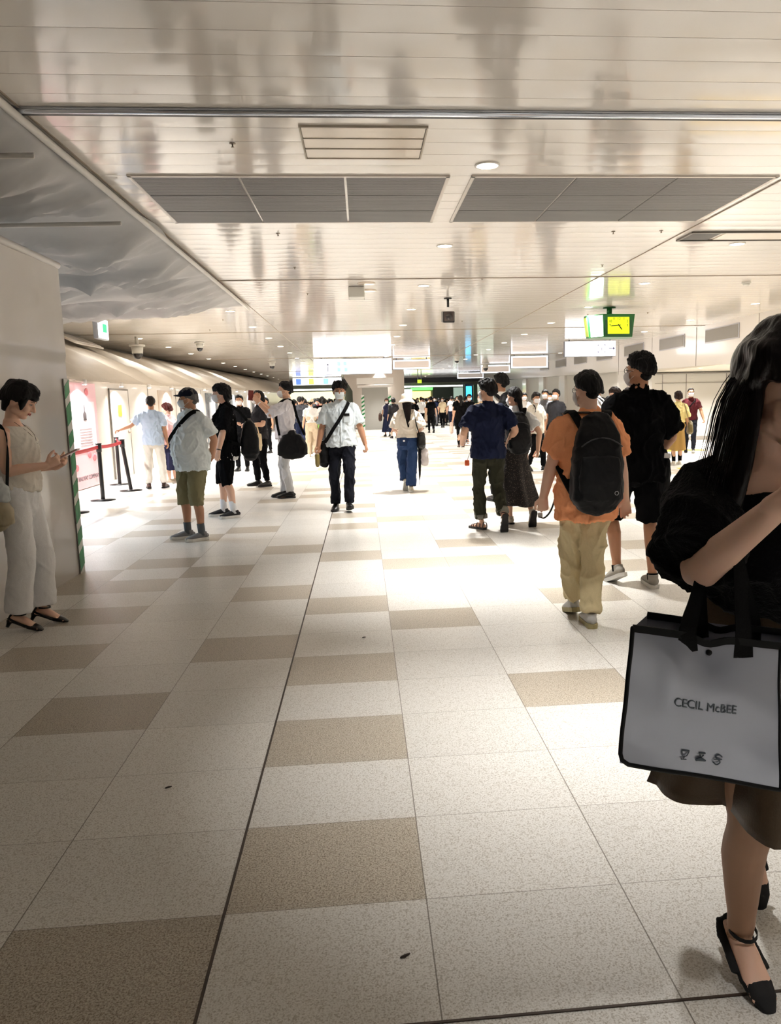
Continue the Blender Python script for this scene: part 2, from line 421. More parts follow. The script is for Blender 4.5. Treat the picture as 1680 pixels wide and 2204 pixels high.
        if sl > 0:
            for A in s.arms:
                sh, el, wr_ = A['sh'], A['el'], A['wr']; nb = s.U(V3(A['sg'] * .062, -.015, 1.402))
                if sl <= 1: end = sh * (1 - sl) + el * sl; pts = spl([nb, (nb + sh) / 2 + V3(0, 0, .006), sh + _unit(el - sh) * .03, (sh + end) / 2 + _unit(el - sh) * .02, end], 3); rr = [(x, x) for x in np.interp(np.linspace(0, 4, len(pts)), range(5), [.036, .048, .060, .062 * slw, .065 * slw])]
                else:
                    end = el * (2 - sl) + wr_ * (sl - 1); pts = spl([nb, sh, (sh + el) / 2, el, end], 3); rr = [(x, x) for x in np.interp(np.linspace(0, 4, len(pts)), range(5), [.036, .062, .06 * slw, .053 * slw, .048 * slw])]
                ad = _unit(el - sh)
                rr = [(p[0] * (.9 + .1 * w) + (e - .016) * .6, p[1] * (.9 + .1 * w) + (e - .016) * .6) for p in rr]
                if sl <= 1 and drape: pts[-1] = pts[-1] + V3(A['sg'] * drape, 0, 0)
                tube(a, pts, rr, ref=(0, 1, 0), ns=16 if s.lod < 2 else 10, round1=False)
        s.topobj = s.fin(name, a, m, s.gv, 3, wr * 1.35, fq=fq, seed=seed); return s
    def collar(s, m, open_=.02, name='collar'):
        a = Acc(); P = []; R = []
        n = 20
        for k in range(n + 1):
            t = -PI * .86 + 2 * PI * .86 * k / n
            r = .068
            P.append(s.U(V3(math.sin(t) * r * (-1), -math.cos(t) * r * .95 * 1 - .012 + .0, 1.435 - .03 * (abs(t) / PI) ** 3)))
        # start and end at the front: shift so that the gap faces +Y
        ribbon(a, P, .042, .006, (0, 0, 1))
        for sg in (-1, 1):
            ribbon(a, [s.U(V3(sg * .030, .052, 1.43)), s.U(V3(sg * .048, .082, 1.39)), s.U(V3(sg * .050, .095, 1.355))], [.05, .045, .008], .006, (1, 0, 0))
        s.fin(name, a, m, sm=False, parent=None); return s
    def pants(s, m, end=1.94, top=1.0, fit=1.0, cuff=1.0, name='trousers', wr=.009, fq=13, shirt_in=False, seed=0, knee=1.0, cuffm=None):
        """end: 1 = knee, 2 = ankle"""
        a = Acc(); w = s.w; dz = s.pz - .915; ns = 22 if s.lod < 2 else 12
        tube(a, [(0, 0, .83 + dz), (0, -.004, .90 + dz), (0, 0, .97 + dz), (0, .0, top)], [(.15 * w, .108 * w), (.178 * w, .126 * w), (.168 * w, .120 * w), (.152 * w + s.belly * .3, .112 * w + s.belly * .5)], ns=ns + 4, round1=False)
        for G in s.legs:
            h, k, an = G['hip'], G['knee'], G['ank']; sg = G['sg']
            hh = h + V3(-sg * .004, -.004, .0)
            if end <= 1: e = hh * (1 - end) + k * end; P = spl([hh + V3(0, 0, .03), hh * .6 + e * .4, e], 4); R = np.interp(np.linspace(0, 2, len(P)), range(3), [.096, .096, .090 * cuff])
            else:
                e = k * (2 - end) + an * (end - 1)
                P = spl([hh + V3(0, 0, .03), hh * .5 + k * .5, k, k * .5 + e * .5, e], 4); R = np.interp(np.linspace(0, 4, len(P)), range(5), [.096, .086, .068 * knee, .060 * (1 + cuff) / 2, .052 * cuff])
            tube(a, P, list(R * fit * (.75 + .25 * w)), ref=(1, 0, 0), ns=ns, round1=False)
            if cuffm is not None:
                c = Acc(); u = _unit(e - k); tube(c, [e - u * .045, e + u * .004], [.058 * cuff * fit] * 2, ns=20, round0=False, round1=False)
                s.fin('trouser_cuff', c, cuffm)
        s.botobj = s.fin(name, a, m, s.gv, 3, wr * 1.3, fq=fq, st=(1, 1, .45), seed=seed); return s
    def skirt(s, m, hem=.40, top=1.02, w0=.132, w1=.28, d1=.22, folds=9, fa=.018, off=(0, 0), name='skirt', seed=0, mid=None):
        ns = 96 if s.lod < 2 else 24; nr = 26 if s.lod < 2 else 6; rings = []
        for i in range(nr):
            t = i / (nr - 1); z = top + (hem - top) * t
            hipw = .190 * s.w * math.exp(-((z - .93) / .13) ** 2)
            rx = max(hipw, w0 + (w1 - w0) * t ** .9) * 1; ry = max(hipw * .72, w0 * .75 + (d1 - w0 * .75) * t ** .9)
            an = np.arange(ns) * 2 * PI / ns; fo = 1 + fa / .2 * t * (np.sin(an * folds + seed) + .45 * np.sin(an * folds * 1.7 + 1 + seed + t * 2))
            rings.append(np.stack([np.cos(an) * rx * fo + off[0] * t * t, np.sin(an) * ry * fo + off[1] * t * t, np.full(ns, z) + .008 * t * np.sin(an * folds * .5)], 1))
        a = Acc(); v = np.concatenate(rings)
        # inner wall gives the cloth a real thickness and an open hem
        inner = v.copy(); inner[:, :2] *= .97
        f = []
        for i in range(nr - 1):
            for j in range(ns):
                p = i * ns + j; q = i * ns + (j + 1) % ns; f.append((p, p + ns, q + ns, q)); g = nr * ns; f.append((p + g, q + g, q + ns + g, p + ns + g))
        g = nr * ns; b = (nr - 1) * ns
        for j in range(ns): k = (j + 1) % ns; f.append((b + j, b + j + g, b + k + g, b + k)); f.append((j, k, k + g, j + g))
        a.add(np.concatenate([v, inner]), f); s.botobj = s.fin(name, a, m, None, 0, .003 if s.lod < 2 else 0, fq=10); return s
    def sneaker(s, m, sole, toe=None, lace=None, name='shoe', high=.075, wf=1.0, thick=.028, i=None, sockm=None, sockh=.0, lng=1.0):
        for q, G in enumerate(s.legs):
            if i is not None and q != i: continue
            FMx = s.FM(G); F = lambda x, y, z: s.FP(G, (x, y * lng, z))
            a = Acc()
            tube(a, [F(0, -.062, .05), F(0, -.045, .052), F(0, .0, .052), F(0, .05, .05), F(0, .10, .043), (F(0, .15, .036)), F(0, .185, .032)],
                 [(.020 * wf, .025), (.036 * wf, .038), (.039 * wf, .044), (.041 * wf, .040), (.046 * wf, .032), (.045 * wf, .024), (.032 * wf, .016)], ref=FMx @ V3(1, 0, 0), ns=18)
            tube(a, [F(0, -.005, .05), F(0, -.008, high + .025)], [(.038, .05), (.040, .048)], ref=FMx @ V3(1, 0, 0), ns=18, round1=False)
            sh = s.fin(name, a, m, (.0045, .007, .012)[s.lod], 2)
            # the sole follows a footprint outline
            b = Acc(); out = [(0, -.078, 0), (.03, -.068, 0), (.037, -.03, 0), (.034, .03, 0), (.045, .10, 0), (.048, .14, 0), (.038, .18, .004), (0, .205, .008), (-.036, .18, .004), (-.046, .13, 0), (-.040, .08, 0), (-.034, .02, 0), (-.037, -.03, 0), (-.03, -.068, 0)]
            n = len(out); v = [F(x * wf * 1.06, y, z) for x, y, z in out] + [F(x * wf * 1.10, y * 1.012, z + thick) for x, y, z in out] + [F(0, .06, 0), F(0, .06, thick)]
            f = [(j, (j + 1) % n, n + (j + 1) % n, n + j) for j in range(n)] + [(2 * n, (j + 1) % n, j) for j in range(n)] + [(2 * n + 1, n + j, n + (j + 1) % n) for j in range(n)]
            b.add(v, f); s.fin('shoe_sole', b, sole, parent=sh, sm=False)
            if lace is not None and s.lod == 0:
                c = Acc()
                for k in range(4):
                    y = .035 + k * .022; z = .094 - k * .009
                    tube(c, [F(-.022, y, z - .006), F(0, y + .004, z + .002), F(.022, y, z - .006)], [.003] * 3, ns=6)
                s.fin('shoelace', c, lace, parent=sh)
            if sockm is not None:
                c = Acc(); k, an = G['knee'], G['ank']; u = _unit(k - an)
                tube(c, [an - u * .02, an + u * .03, an + u * (.05 + sockh)], [.040, .041, .043], ns=16, round0=False, round1=False); s.fin('sock', c, sockm)
        return s
    def maskit(s, rgb=(232, 232, 236), open_=False, strapr=.0013):
        nx, nz = 17, 9; out = []
        for r in range(nz):
            t = r / (nz - 1); z = -.002 - .095 * t
            fy = np.interp(t, [0, .28, .6, .85, 1], [.100, .121, .112, .098, .078]); hw = np.interp(t, [0, .4, 1], [.058, .067, .046]); by = np.interp(t, [0, .5, 1], [.046, .034, .030])
            for c in range(nx):
                u = -1 + 2 * c / (nx - 1)
                x = hw * math.sin(u * PI / 2 * .98); y = by + (fy - by) * math.cos(u * PI / 2) ** .62; y += .0022 * math.sin(t * 4 * 2 * PI) * (1 - u * u)
                out.append(s.HP((x, y, z)))
        v = np.array(out); n = len(v); ctr = s.HP((0, .0, -.05)); inn = ctr + (v - ctr) * .965
        f = []
        for r in range(nz - 1):
            for c in range(nx - 1):
                p = r * nx + c; f.append((p, p + 1, p + nx + 1, p + nx)); f.append((n + p, n + p + nx, n + p + nx + 1, n + p + 1))
        edge = [c for c in range(nx)] + [r * nx + nx - 1 for r in range(1, nz)] + [(nz - 1) * nx + c for c in range(nx - 2, -1, -1)] + [r * nx for r in range(nz - 2, 0, -1)]
        for j in range(len(edge)): p, q = edge[j], edge[(j + 1) % len(edge)]; f.append((p, q, n + q, n + p))
        a = Acc(); a.add(np.concatenate([v, inn]), f)
        mk = s.fin('face_mask', a, mat('mask_%d' % rgb[0], rgb, .75, bump=.1, bscale=300))
        if s.lod < 2:
            b = Acc()
            for sg in (-1, 1):
                for z0, z1 in ((-.012, .012), (-.088, -.030)):
                    tube(b, spl([s.HP((sg * .060, .050, z0)), s.HP((sg * .074, .024, (z0 + z1) / 2)), s.HP((sg * .084, -.018, z1))], 3), [strapr * (1 if s.lod == 0 else 1.5)] * 7, ns=5)
            s.fin('ear_loop', b, mat('mask_%d' % rgb[0], rgb), parent=mk)
        return s
    def glasses(s, rgb=(25, 18, 16)):
        a = Acc(); H = s.HP
        for sg in (-1, 1):
            P = [H((sg * .034 + .024 * math.cos(t), .094 - .010 * abs(math.cos(t) * .5 + sg * .5), .010 + .018 * math.sin(t))) for t in np.linspace(0, 2 * PI, 17)]
            tube(a, P, [.002] * 17, ns=6); tube(a, [H((sg * .057, .086, .014)), H((sg * .076, .05, .012)), H((sg * .084, -.01, .004))], [.002] * 3, ns=6)
        tube(a, [H((-.010, .098, .012)), H((0, .101, .016)), H((.010, .098, .012))], [.002] * 3, ns=6)
        s.fin('eyeglasses', a, mat('glasses_frame', rgb, .3)); return s
    # -------------------------------------------------- things carried: separate top-level objects in the figure's frame
    def carry(s, name, label, cat, anchor, group=None):
        t = thing(name, label, cat, s.Wp(anchor).tolist(), s.face, group); t['_a'] = [float(q) for q in anchor]; return t
    def put(s, t, name, acc, m, voxel=None, it=3, wr=0, parent=None, sm=True, fq=9, **kw):
        if voxel: me = solid(acc, voxel, it)
        else: me = mesh_of(name, acc.V(), acc.f); fixn(me)
        if wr: wrinkle(me, wr, fq)
        setv(me, (getv(me) - V3(*t['_a'])) * s.k)
        return link(name, me, m, parent or t, sm, **kw)
# ------------------------------------------------------------------ the setting
def struct(name, acc, m, sm=False, **kw):
    return obj(name, acc, m, None, sm, kind='structure', **kw)
TX0, TW, TY0, TD = -.447, .585, 2.07, .4533
BROWN = {(0,0),(0,2),(0,4),(0,7),(0,11),(0,15),(0,17),(-1,-1),(-1,5),(-1,8),(-1,12),(-2,3),(-2,10),(-2,15),(-3,11),(-3,1),(-3,5),(-3,9),(-3,14),(-4,17),(-4,15),(-5,14),(-4,10),(-3,7),(-5,20),(-5,22),(-2,21),(-1,22),(1,6),(1,10),(2,10),(2,12),(2,3),(3,7),(5,11),(4,9),(1,16),(2,16),(3,20),(2,23),(3,17),(4,17),(4,14),(4,38),(3,33),(3,42),(3,25),(2,28),(3,28),(4,28),(0,29),(0,27),(0,19),(-4,2),(-4,7),(-4,9)}
rb = random.Random(11)
def tile_mat(name, a, b, c, rough):
    m = bpy.data.materials.new(name); m.use_nodes = True; nt = m.node_tree; N = nt.nodes; L = nt.links; B = N['Principled BSDF']
    tc = N.new('ShaderNodeTexCoord')
    def node(t, **k):
        n = N.new(t)
        for q, w in k.items(): setattr(n, q, w)
        return n
    n1 = node('ShaderNodeTexNoise'); n1.inputs['Scale'].default_value = 190; n1.inputs['Detail'].default_value = 2; n1.inputs['Roughness'].default_value = .7; L.new(tc.outputs['Object'], n1.inputs['Vector'])
    v1 = node('ShaderNodeTexVoronoi'); v1.inputs['Scale'].default_value = 230; L.new(tc.outputs['Object'], v1.inputs['Vector'])
    r1 = node('ShaderNodeValToRGB'); r1.color_ramp.elements[0].position = .36; r1.color_ramp.elements[1].position = .60
    r1.color_ramp.elements[0].color = (*lin(c), 1); r1.color_ramp.elements[1].color = (*lin(b), 1); e = r1.color_ramp.elements.new(.46); e.color = (*lin(a), 1)
    L.new(n1.outputs['Fac'], r1.inputs[0])
    # chips: a random grey per voronoi cell
    bw = node('ShaderNodeRGBToBW'); L.new(v1.outputs['Color'], bw.inputs[0])
    r2 = node('ShaderNodeValToRGB'); r2.color_ramp.elements[0].position = .24; r2.color_ramp.elements[1].position = .36; r2.color_ramp.elements[0].color = (.62, .58, .53, 1); r2.color_ramp.elements[1].color = (1, 1, 1, 1); L.new(bw.outputs[0], r2.inputs[0])
    mx = node('ShaderNodeMixRGB', blend_type='MULTIPLY'); mx.inputs[0].default_value = .75; L.new(r1.outputs[0], mx.inputs[1]); L.new(r2.outputs[0], mx.inputs[2])
    # a little tone difference from tile to tile
    sp = node('ShaderNodeSeparateXYZ'); L.new(tc.outputs['Object'], sp.inputs[0])
    def mth(op, x, y=None, z=None):
        n = node('ShaderNodeMath', operation=op)
        for i, q in enumerate((x, y, z)):
            if q is None: continue
            if isinstance(q, (int, float)): n.inputs[i].default_value = q
            else: L.new(q, n.inputs[i])
        return n.outputs[0]
    u = mth('DIVIDE', mth('SUBTRACT', sp.outputs[0], TX0), TW); w = mth('DIVIDE', mth('SUBTRACT', sp.outputs[1], TY0), TD)
    cb = node('ShaderNodeCombineXYZ'); L.new(mth('FLOOR', u), cb.inputs[0]); L.new(mth('FLOOR', w), cb.inputs[1])
    wn = node('ShaderNodeTexWhiteNoise'); L.new(cb.outputs[0], wn.inputs['Vector'])
    tone = mth('MULTIPLY_ADD', wn.outputs['Value'], .10, .93)
    mt = node('ShaderNodeMixRGB', blend_type='MULTIPLY'); mt.inputs[0].default_value = 1; L.new(mx.outputs[0], mt.inputs[1]); L.new(tone, mt.inputs[2])
    # joints
    du = mth('MULTIPLY', mth('ABSOLUTE', mth('SUBTRACT', mth('FRACT', mth('ADD', u, .5)), .5)), TW); dw = mth('MULTIPLY', mth('ABSOLUTE', mth('SUBTRACT', mth('FRACT', mth('ADD', w, .5)), .5)), TD)
    j = mth('MAXIMUM', mth('LESS_THAN', du, .0019), mth('MULTIPLY', mth('LESS_THAN', dw, .0014), .8))
    j = mth('MULTIPLY', j, .8)
    mj = node('ShaderNodeMixRGB'); L.new(j, mj.inputs[0]); L.new(mt.outputs[0], mj.inputs[1]); mj.inputs[2].default_value = (.10, .08, .06, 1)
    L.new(mj.outputs[0], B.inputs['Base Color'])
    B.inputs['Roughness'].default_value = rough; B.inputs['Specular IOR Level'].default_value = .4
    n3 = node('ShaderNodeTexNoise'); n3.inputs['Scale'].default_value = 300; L.new(tc.outputs['Object'], n3.inputs['Vector'])
    bp = node('ShaderNodeBump'); bp.inputs['Strength'].default_value = .12; bp.inputs['Distance'].default_value = .001; L.new(n3.outputs['Fac'], bp.inputs['Height']); L.new(bp.outputs[0], B.inputs['Normal'])
    return m
def build_floor():
    c0, c1, r0, r1 = -17, 27, -14, 152
    V = []; F = []; idx = []
    nx = c1 - c0 + 1
    for r in range(r0, r1 + 1):
        for c in range(c0, c1 + 1): V.append((TX0 + c * TW, TY0 + r * TD, 0))
    for r in range(r1 - r0):
        for c in range(c1 - c0):
            p = r * nx + c; F.append((p, p + 1, p + nx + 1, p + nx))
            cc, rr = c + c0, r + r0
            known = rr < 22 and -6 < cc < 6 and (rr < 13 or cc > -6)
            br = (cc, rr) in BROWN if known else ((cc, rr) in BROWN or rb.random() < .2)
            idx.append(1 if br else 0)
    me = mesh_of('floor', V, F)
    o = link('floor', me, [tile_mat('terrazzo_light', (208, 205, 199), (220, 217, 212), (184, 179, 171), .34), tile_mat('terrazzo_brown', (166, 156, 142), (192, 183, 168), (120, 108, 92), .36)], None, False, kind='structure')
    me.polygons.foreach_set('material_index', idx); me.update()
    a = Acc(); box(a, (TX0, 34, .0015), (.008, 76, .003)); struct('trim_1', a, mat('joint_dark', (52, 38, 28), .6))
    a = Acc(); box(a, (6.0, 1.613, .0015), (12, .007, .003)); struct('trim_2', a, MATS['joint_dark'])
build_floor()

CREAM = mat('ceiling_cream', (238, 232, 225), .11, spec=.6, coat=.3)
def build_ceiling():
    # long slats across the hall, each a shallow curved strip with a shadow gap
    x0, x1 = -7.8, 9.2; a = Acc(); y = 5.0 - .274 * 33; prof = []; rr = random.Random(3)
    V = []; F = []; g = .0021
    while y < 66:
        t = rr.uniform(-.0005, .0005); w = .274; b = len(V)
        for k in range(7):
            u = k / 6; z = CEIL + t * (u - .5) - .0009 * (1 - (2 * u - 1) ** 2); q = y + g + (w - 2 * g) * u; V += [(x0, q, z), (x1, q, z)]
        for i in range(6): F.append((b + 2 * i, b + 2 * i + 1, b + 2 * i + 3, b + 2 * i + 2))
        b = len(V)
        for q, z in ((y - g, CEIL), (y - g, CEIL + .004), (y + g, CEIL + .004), (y + g, CEIL)): V += [(x0, q, z), (x1, q, z)]
        for i in range(3): F.append((b + 2 * i, b + 2 * i + 1, b + 2 * i + 3, b + 2 * i + 2))
        y += w
    a.add(V, F); o = obj('ceiling', a, CREAM, None, True, fix=False, kind='structure')
    o.data.polygons.foreach_set('use_smooth', [(i % 9) < 6 for i in range(len(F))])
    a = Acc(); box(a, (.7, 30, CEIL + .07), (18, 80, .08)); struct('ceiling_slab', a, mat('slab', (150, 146, 140)))
    dk = mat('trim_dark', (140, 126, 110), .5)
    for i, (x, Y0, Y1) in enumerate(((-2.03, 3.0, 60), (3.72, -2, 40))):
        a = Acc(); box(a, (x, (Y0 + Y1) / 2, CEIL - .004), (.012, Y1 - Y0, .012)); struct('trim_%d' % (3 + i), a, dk)
    for i, Y in enumerate((11.95, 20.25, 31.7, 44)):
        a = Acc(); box(a, (.7, Y, CEIL - .004), (17, .02, .014)); struct('trim_%d' % (5 + i), a, dk)
    a = Acc(); tube(a, [(-2.05, 5.225, CEIL - .012), (9.2, 5.225, CEIL - .012)], [(.022, .03)] * 2, ref=(0, 0, 1), ns=16); struct('trim_9', a, mat('bright_metal', (225, 232, 245), .08, 1), True)
    a = Acc(); box(a, (3.57, 5.268, CEIL - .010), (11.25, .06, .022)); struct('trim_10', a, mat('black_gap', (30, 26, 24), .5))
build_ceiling()
def build_shell():
    W = mat('fascia_white', (226, 222, 218), .22, coat=.3); G = mat('wall_panel', (196, 192, 184), .4, bump=.05, bscale=3); S = mat('soffit', (196, 188, 174), .5)
    # right fascia with its soffit, recess and far wall
    a = Acc(); V = []; n = 40
    for i in range(n + 1):
        Y = -4 + 66 * i / n; zb = 2.2 + max(0, Y - 18) * .017
        V += [(9.2, Y, zb), (9.2, Y, CEIL + .05), (9.35, Y, zb), (9.35, Y, CEIL + .05)]
    F = []
    for i in range(n): p = 4 * i; F += [(p, p + 4, p + 5, p + 1), (p + 2, p + 3, p + 7, p + 6), (p, p + 2, p + 6, p + 4), (p + 1, p + 5, p + 7, p + 3)]
    F += [(0, 1, 3, 2), (4 * n, 4 * n + 2, 4 * n + 3, 4 * n + 1)]; a.add(V, F); struct('wall_fascia', a, W)
    a = Acc(); box(a, (12.2, 10, 2.27), (5.9, 29, .1)); struct('ceiling_recess', a, S)
    a = Acc(); box(a, (11.7, 24.55, 1.14), (4.6, .1, 2.28)); struct('wall_recess', a, G)
    a = Acc(); box(a, (11.7, 24.47, .06), (4.6, .04, .12)); struct('baseboard_recess', a, mat('base_grey', (140, 132, 122), .4))
    a = Acc(); box(a, (9.5, 43.3, 1.35), (.1, 37.5, 2.7)); struct('wall_right', a, G)
    a = Acc(); box(a, (14.8, 10, 1.2), (.1, 29, 2.4)); struct('wall_right_side', a, G)
    dk = mat('seam_grey', (120, 114, 106), .6)
    for i, x in enumerate((9.75, 10.55, 11.9, 13.1)):
        a = Acc(); box(a, (x, 24.49, 1.15), (.012, .02, 2.0)); struct('trim_%d' % (20 + i), a, dk)
    a = Acc(); box(a, (11.7, 24.49, 1.86), (4.4, .02, .012)); struct('trim_24', a, dk)
    a = Acc(); box(a, (11.7, 24.44, 2.17), (4.5, .1, .03)); struct('trim_25', a, dk)
    for i, Y in enumerate((27.2, 31.4, 35.6, 39.8, 44)):
        a = Acc(); box(a, (9.40, Y, 1.3), (.14, 1.0, 2.6)); struct('pillar_trim_%d' % i, a, W)
    for i, Y in enumerate((14.2, 17.4, 20.75, 24.0, 27.2)):
        a = Acc(); box(a, (9.195, Y, 2.77), (.008, .008, 1.05)); struct('trim_%d' % (30 + i), a, dk)
    # left hoarding wall under the sloped canopy sheet
    LW = mat('hoarding_white', (232, 226, 218), .25, coat=.2, bump=.15, bscale=2.5)
    a = Acc(); a.add([(x, Y, z) for x in (-5.25, -5.15) for Y, z in ((11, 0), (57, 0), (57, 2.42), (16, 2.03), (11, 2.03))], [(0, 1, 2, 3, 4), (9, 8, 7, 6, 5), (0, 5, 6, 1), (1, 6, 7, 2), (2, 7, 8, 3), (3, 8, 9, 4), (4, 9, 5, 0)]); struct('wall_left', a, LW)
    a = Acc(); box(a, (-7.85, 34, 1.65), (.1, 50, 3.3)); struct('wall_left_back', a, LW)
    a = Acc(); box(a, (-6.5, 57, 1.65), (2.7, .1, 3.3)); struct('wall_left_end', a, LW)
    for i, Y in enumerate((19.3, 22.1, 25.5, 30, 36)):
        a = Acc(); box(a, (-5.145, Y, 1.0), (.012, .02, 2.0)); struct('trim_%d' % (40 + i), a, dk)
    # far end: dark bulkhead over the ticket gates, shops behind
    a = Acc(); box(a, (2, 60, 3.12), (24, .3, .40)); struct('wall_bulkhead', a, mat('bulkhead_dark', (28, 28, 32), .4))
    a = Acc(); box(a, (2, 66, 1.65), (30, .3, 3.4)); struct('wall_far', a, mat('far_wall', (120, 124, 112), .5))
    # closing walls behind the camera so that the light bounces as in the hall
    a = Acc(); box(a, (-8.2, 6, 1.65), (.1, 20, 3.4)); struct('wall_left_near', a, G)
build_shell()

# canopy sheet over the left hoarding: pleated cloth sloping down from the ceiling
def canopy():
    a = Acc(); nY, nS = 330, 14; V = []
    for i in range(nY + 1):
        Y = 12.2 + (57 - 12.2) * i / nY
        zb = 1.98 + max(0, Y - 16) * .0085; xt = -7.72 + max(0, Y - 30) * .035
        ph = Y * 2 * PI / 1.75
        for j in range(nS + 1):
            t = j / nS
            sw_ = (Y / 2.15 + .10 * math.sin(Y * 1.3) - .42 * t) % 1.0; pl = sw_ / .86 if sw_ < .86 else (1 - sw_) / .14; fold = .42 * (.15 + t) * (1.45 - t) * (pl - .5) + .03 * math.sin(ph * 2.3 + 5 * t) * t * (1.3 - t)
            sag = .10 * math.sin(PI * t)
            x = xt + (-4.92 - xt) * t + fold; z = CEIL - .02 + (zb - CEIL) * t + sag * .6 + .16 * t * (1 - t) * 2 * (pl - .3)
            V.append((x, Y, z))
    F = []; w = nS + 1
    for i in range(nY):
        for j in range(nS): p = i * w + j; F.append((p, p + 1, p + w + 1, p + w))
    a.add(V, F)
    o = obj('canopy_sheet', a, mat('sheet_canopy', (206, 197, 184), .6, bump=.1, bscale=8, var=.05), None, True, fix=False)
    o['label'] = 'long beige pleated protective sheet sloping from ceiling over left hoarding'; o['category'] = 'sheet'
    md = o.modifiers.new('s', 'SOLIDIFY'); md.thickness = .006
canopy()
def ceiling_tarp():
    nx, ny = 70, 150; V = []
    xs = np.linspace(-2.06, -8.1, nx + 1); ys = np.linspace(3.2, 14.7, ny + 1)
    X, Y = np.meshgrid(xs, ys); P = np.stack([X.ravel(), Y.ravel(), np.zeros(X.size)], 1)
    t = (-P[:, 0] - 2.06) / 6
    seam = np.array([3.2, 5.55, 7.4, 9.1, 11.9, 14.7])
    d = np.min(np.abs(P[:, 1:2] + .10 * P[:, 0:1] * 0 - seam[None]), 1)
    sag = .05 + .17 * np.sqrt(np.clip(d, 0, 1.3) / 1.3) * (1 - np.exp(-t * 14))
    n = sn(P * V3(.25, 1.1, 1), 2.2, 2) * .06 + (1 - np.abs(sn(P * V3(.30, 1, 1), 1.5, 5))) ** 3 * .19 + (1 - np.abs(sn(P * V3(.5, 1.3, 1), 2.6, 7))) ** 4 * .10 + sn(P * V3(.4, 1, 1), 5, 1) * .010
    edge = 1 - np.exp(-t * 20)
    z = CEIL - .03 - sag * edge - n * edge - t * .12
    fe = 1 - .72 * smst(P[:, 1], 12.3, 14.7); z = CEIL - .03 - (CEIL - .03 - z) * fe
    P[:, 0] += .03 * sn(P, 1.7, 8) * (1 - edge)
    P[:, 2] = z; w = nx + 1
    F = [(i * w + j, i * w + j + 1, (i + 1) * w + j + 1, (i + 1) * w + j) for i in range(ny) for j in range(nx)]
    a = Acc(); a.add(P, F)
    o = obj('ceiling_tarp', a, mat('tarp_grey', (160, 158, 156), .55, bump=.15, bscale=12, var=.04), None, True, fix=False)
    o['label'] = 'grey protective tarpaulin hung in folds under the ceiling at left'; o['category'] = 'tarpaulin'
    md = o.modifiers.new('s', 'SOLIDIFY'); md.thickness = .004
    ba = Acc()
    for y, z in ((5.55, 3.13), (7.4, 3.11)):
        tube(ba, [(-2.1, y, z), (-8, y, z - .06)], [(.018, .018)] * 2, ns=8)
        b = Acc(); tube(b, [(-2.1, y, z - .012), (-8, y, z - .09)], [(.02, .012)] * 2, ns=8); obj('batten', b, mat('batten_white', (214, 210, 204), .5), o)
    b = Acc(); tube(b, [(-2.045, y, CEIL - .055) for y in np.linspace(2.6, 15.0, 12)], [(.026, .026)] * 12, ns=8); obj('edge_strip', b, mat('batten_white', (214, 210, 204), .5), o)
ceiling_tarp()
def wrapped_panel():
    t = thing('temporary_partition', 'glossy white sheet-wrapped temporary partition behind woman on the left', 'partition', (-2.56, 5.2, 0))
    a = Acc(); ny, nz = 90, 60; V = []
    for i in range(ny + 1):
        for j in range(nz + 1):
            y = 3.0 + 4.06 * i / ny; z = 2.68 * j / nz; V.append((-2.56, y, z))
    P = np.array(V); P[:, 0] += .010 * sn(P * V3(1, 1.2, .35), 3.1, 4) * np.minimum(1, (7.06 - P[:, 1]) * 4) * np.minimum(1, P[:, 2] * 3) + .008 * (P[:, 2] > 1.9)
    w = nz + 1; F = [(i * w + j, i * w + j + 1, (i + 1) * w + j + 1, (i + 1) * w + j) for i in range(ny) for j in range(nz)]
    a.add(P - V3(-2.56, 5.2, 0), F); o = obj('sheet_face', a, mat('vinyl_white', (190, 185, 180), .16, coat=.4, bump=.06, bscale=5), t, True)
    a = Acc(); box(a, (-.93, -.14, 1.33), (1.82, 4.0, 2.66)); obj('partition_core', a, mat('vinyl_side', (205, 200, 196), .3), t, False)
    a = Acc(); tube(a, [(0.0, -2.2, 2.68), (0, 1.86, 2.68)], [(.03, .03)] * 2, ns=10); obj('top_rail', a, mat('vinyl_side', (205, 200, 196), .3), t)
    # hazard tape down the far edge
    a = Acc(); box(a, (.012, 1.797, .86), (.004, .11, 1.72)); tp = obj('hazard_tape', a, mat('tape_pale', (200, 198, 192), .3), t, False)
    z = .05
    k = 0
    while z < 1.6:
        h = .11 if k % 2 else .16
        b = Acc(); y0, y1 = 1.742, 1.852; s = .06
        b.add([(.0145, y0, z - s * .5), (.0145, y1, z + s * .5), (.0145, y1, z + s * .5 + h), (.0145, y0, z - s * .5 + h), (.017, y0, z - s * .5), (.017, y1, z + s * .5), (.017, y1, z + s * .5 + h), (.017, y0, z - s * .5 + h)], [(0, 1, 2, 3), (4, 5, 6, 7), (0, 1, 5, 4), (1, 2, 6, 5), (2, 3, 7, 6), (3, 0, 4, 7)])
        obj('green_stripe', b, mat('tape_green', (20, 118, 62), .35), tp, False); z += .235 if k % 2 == 0 else .195; k += 1
wrapped_panel()

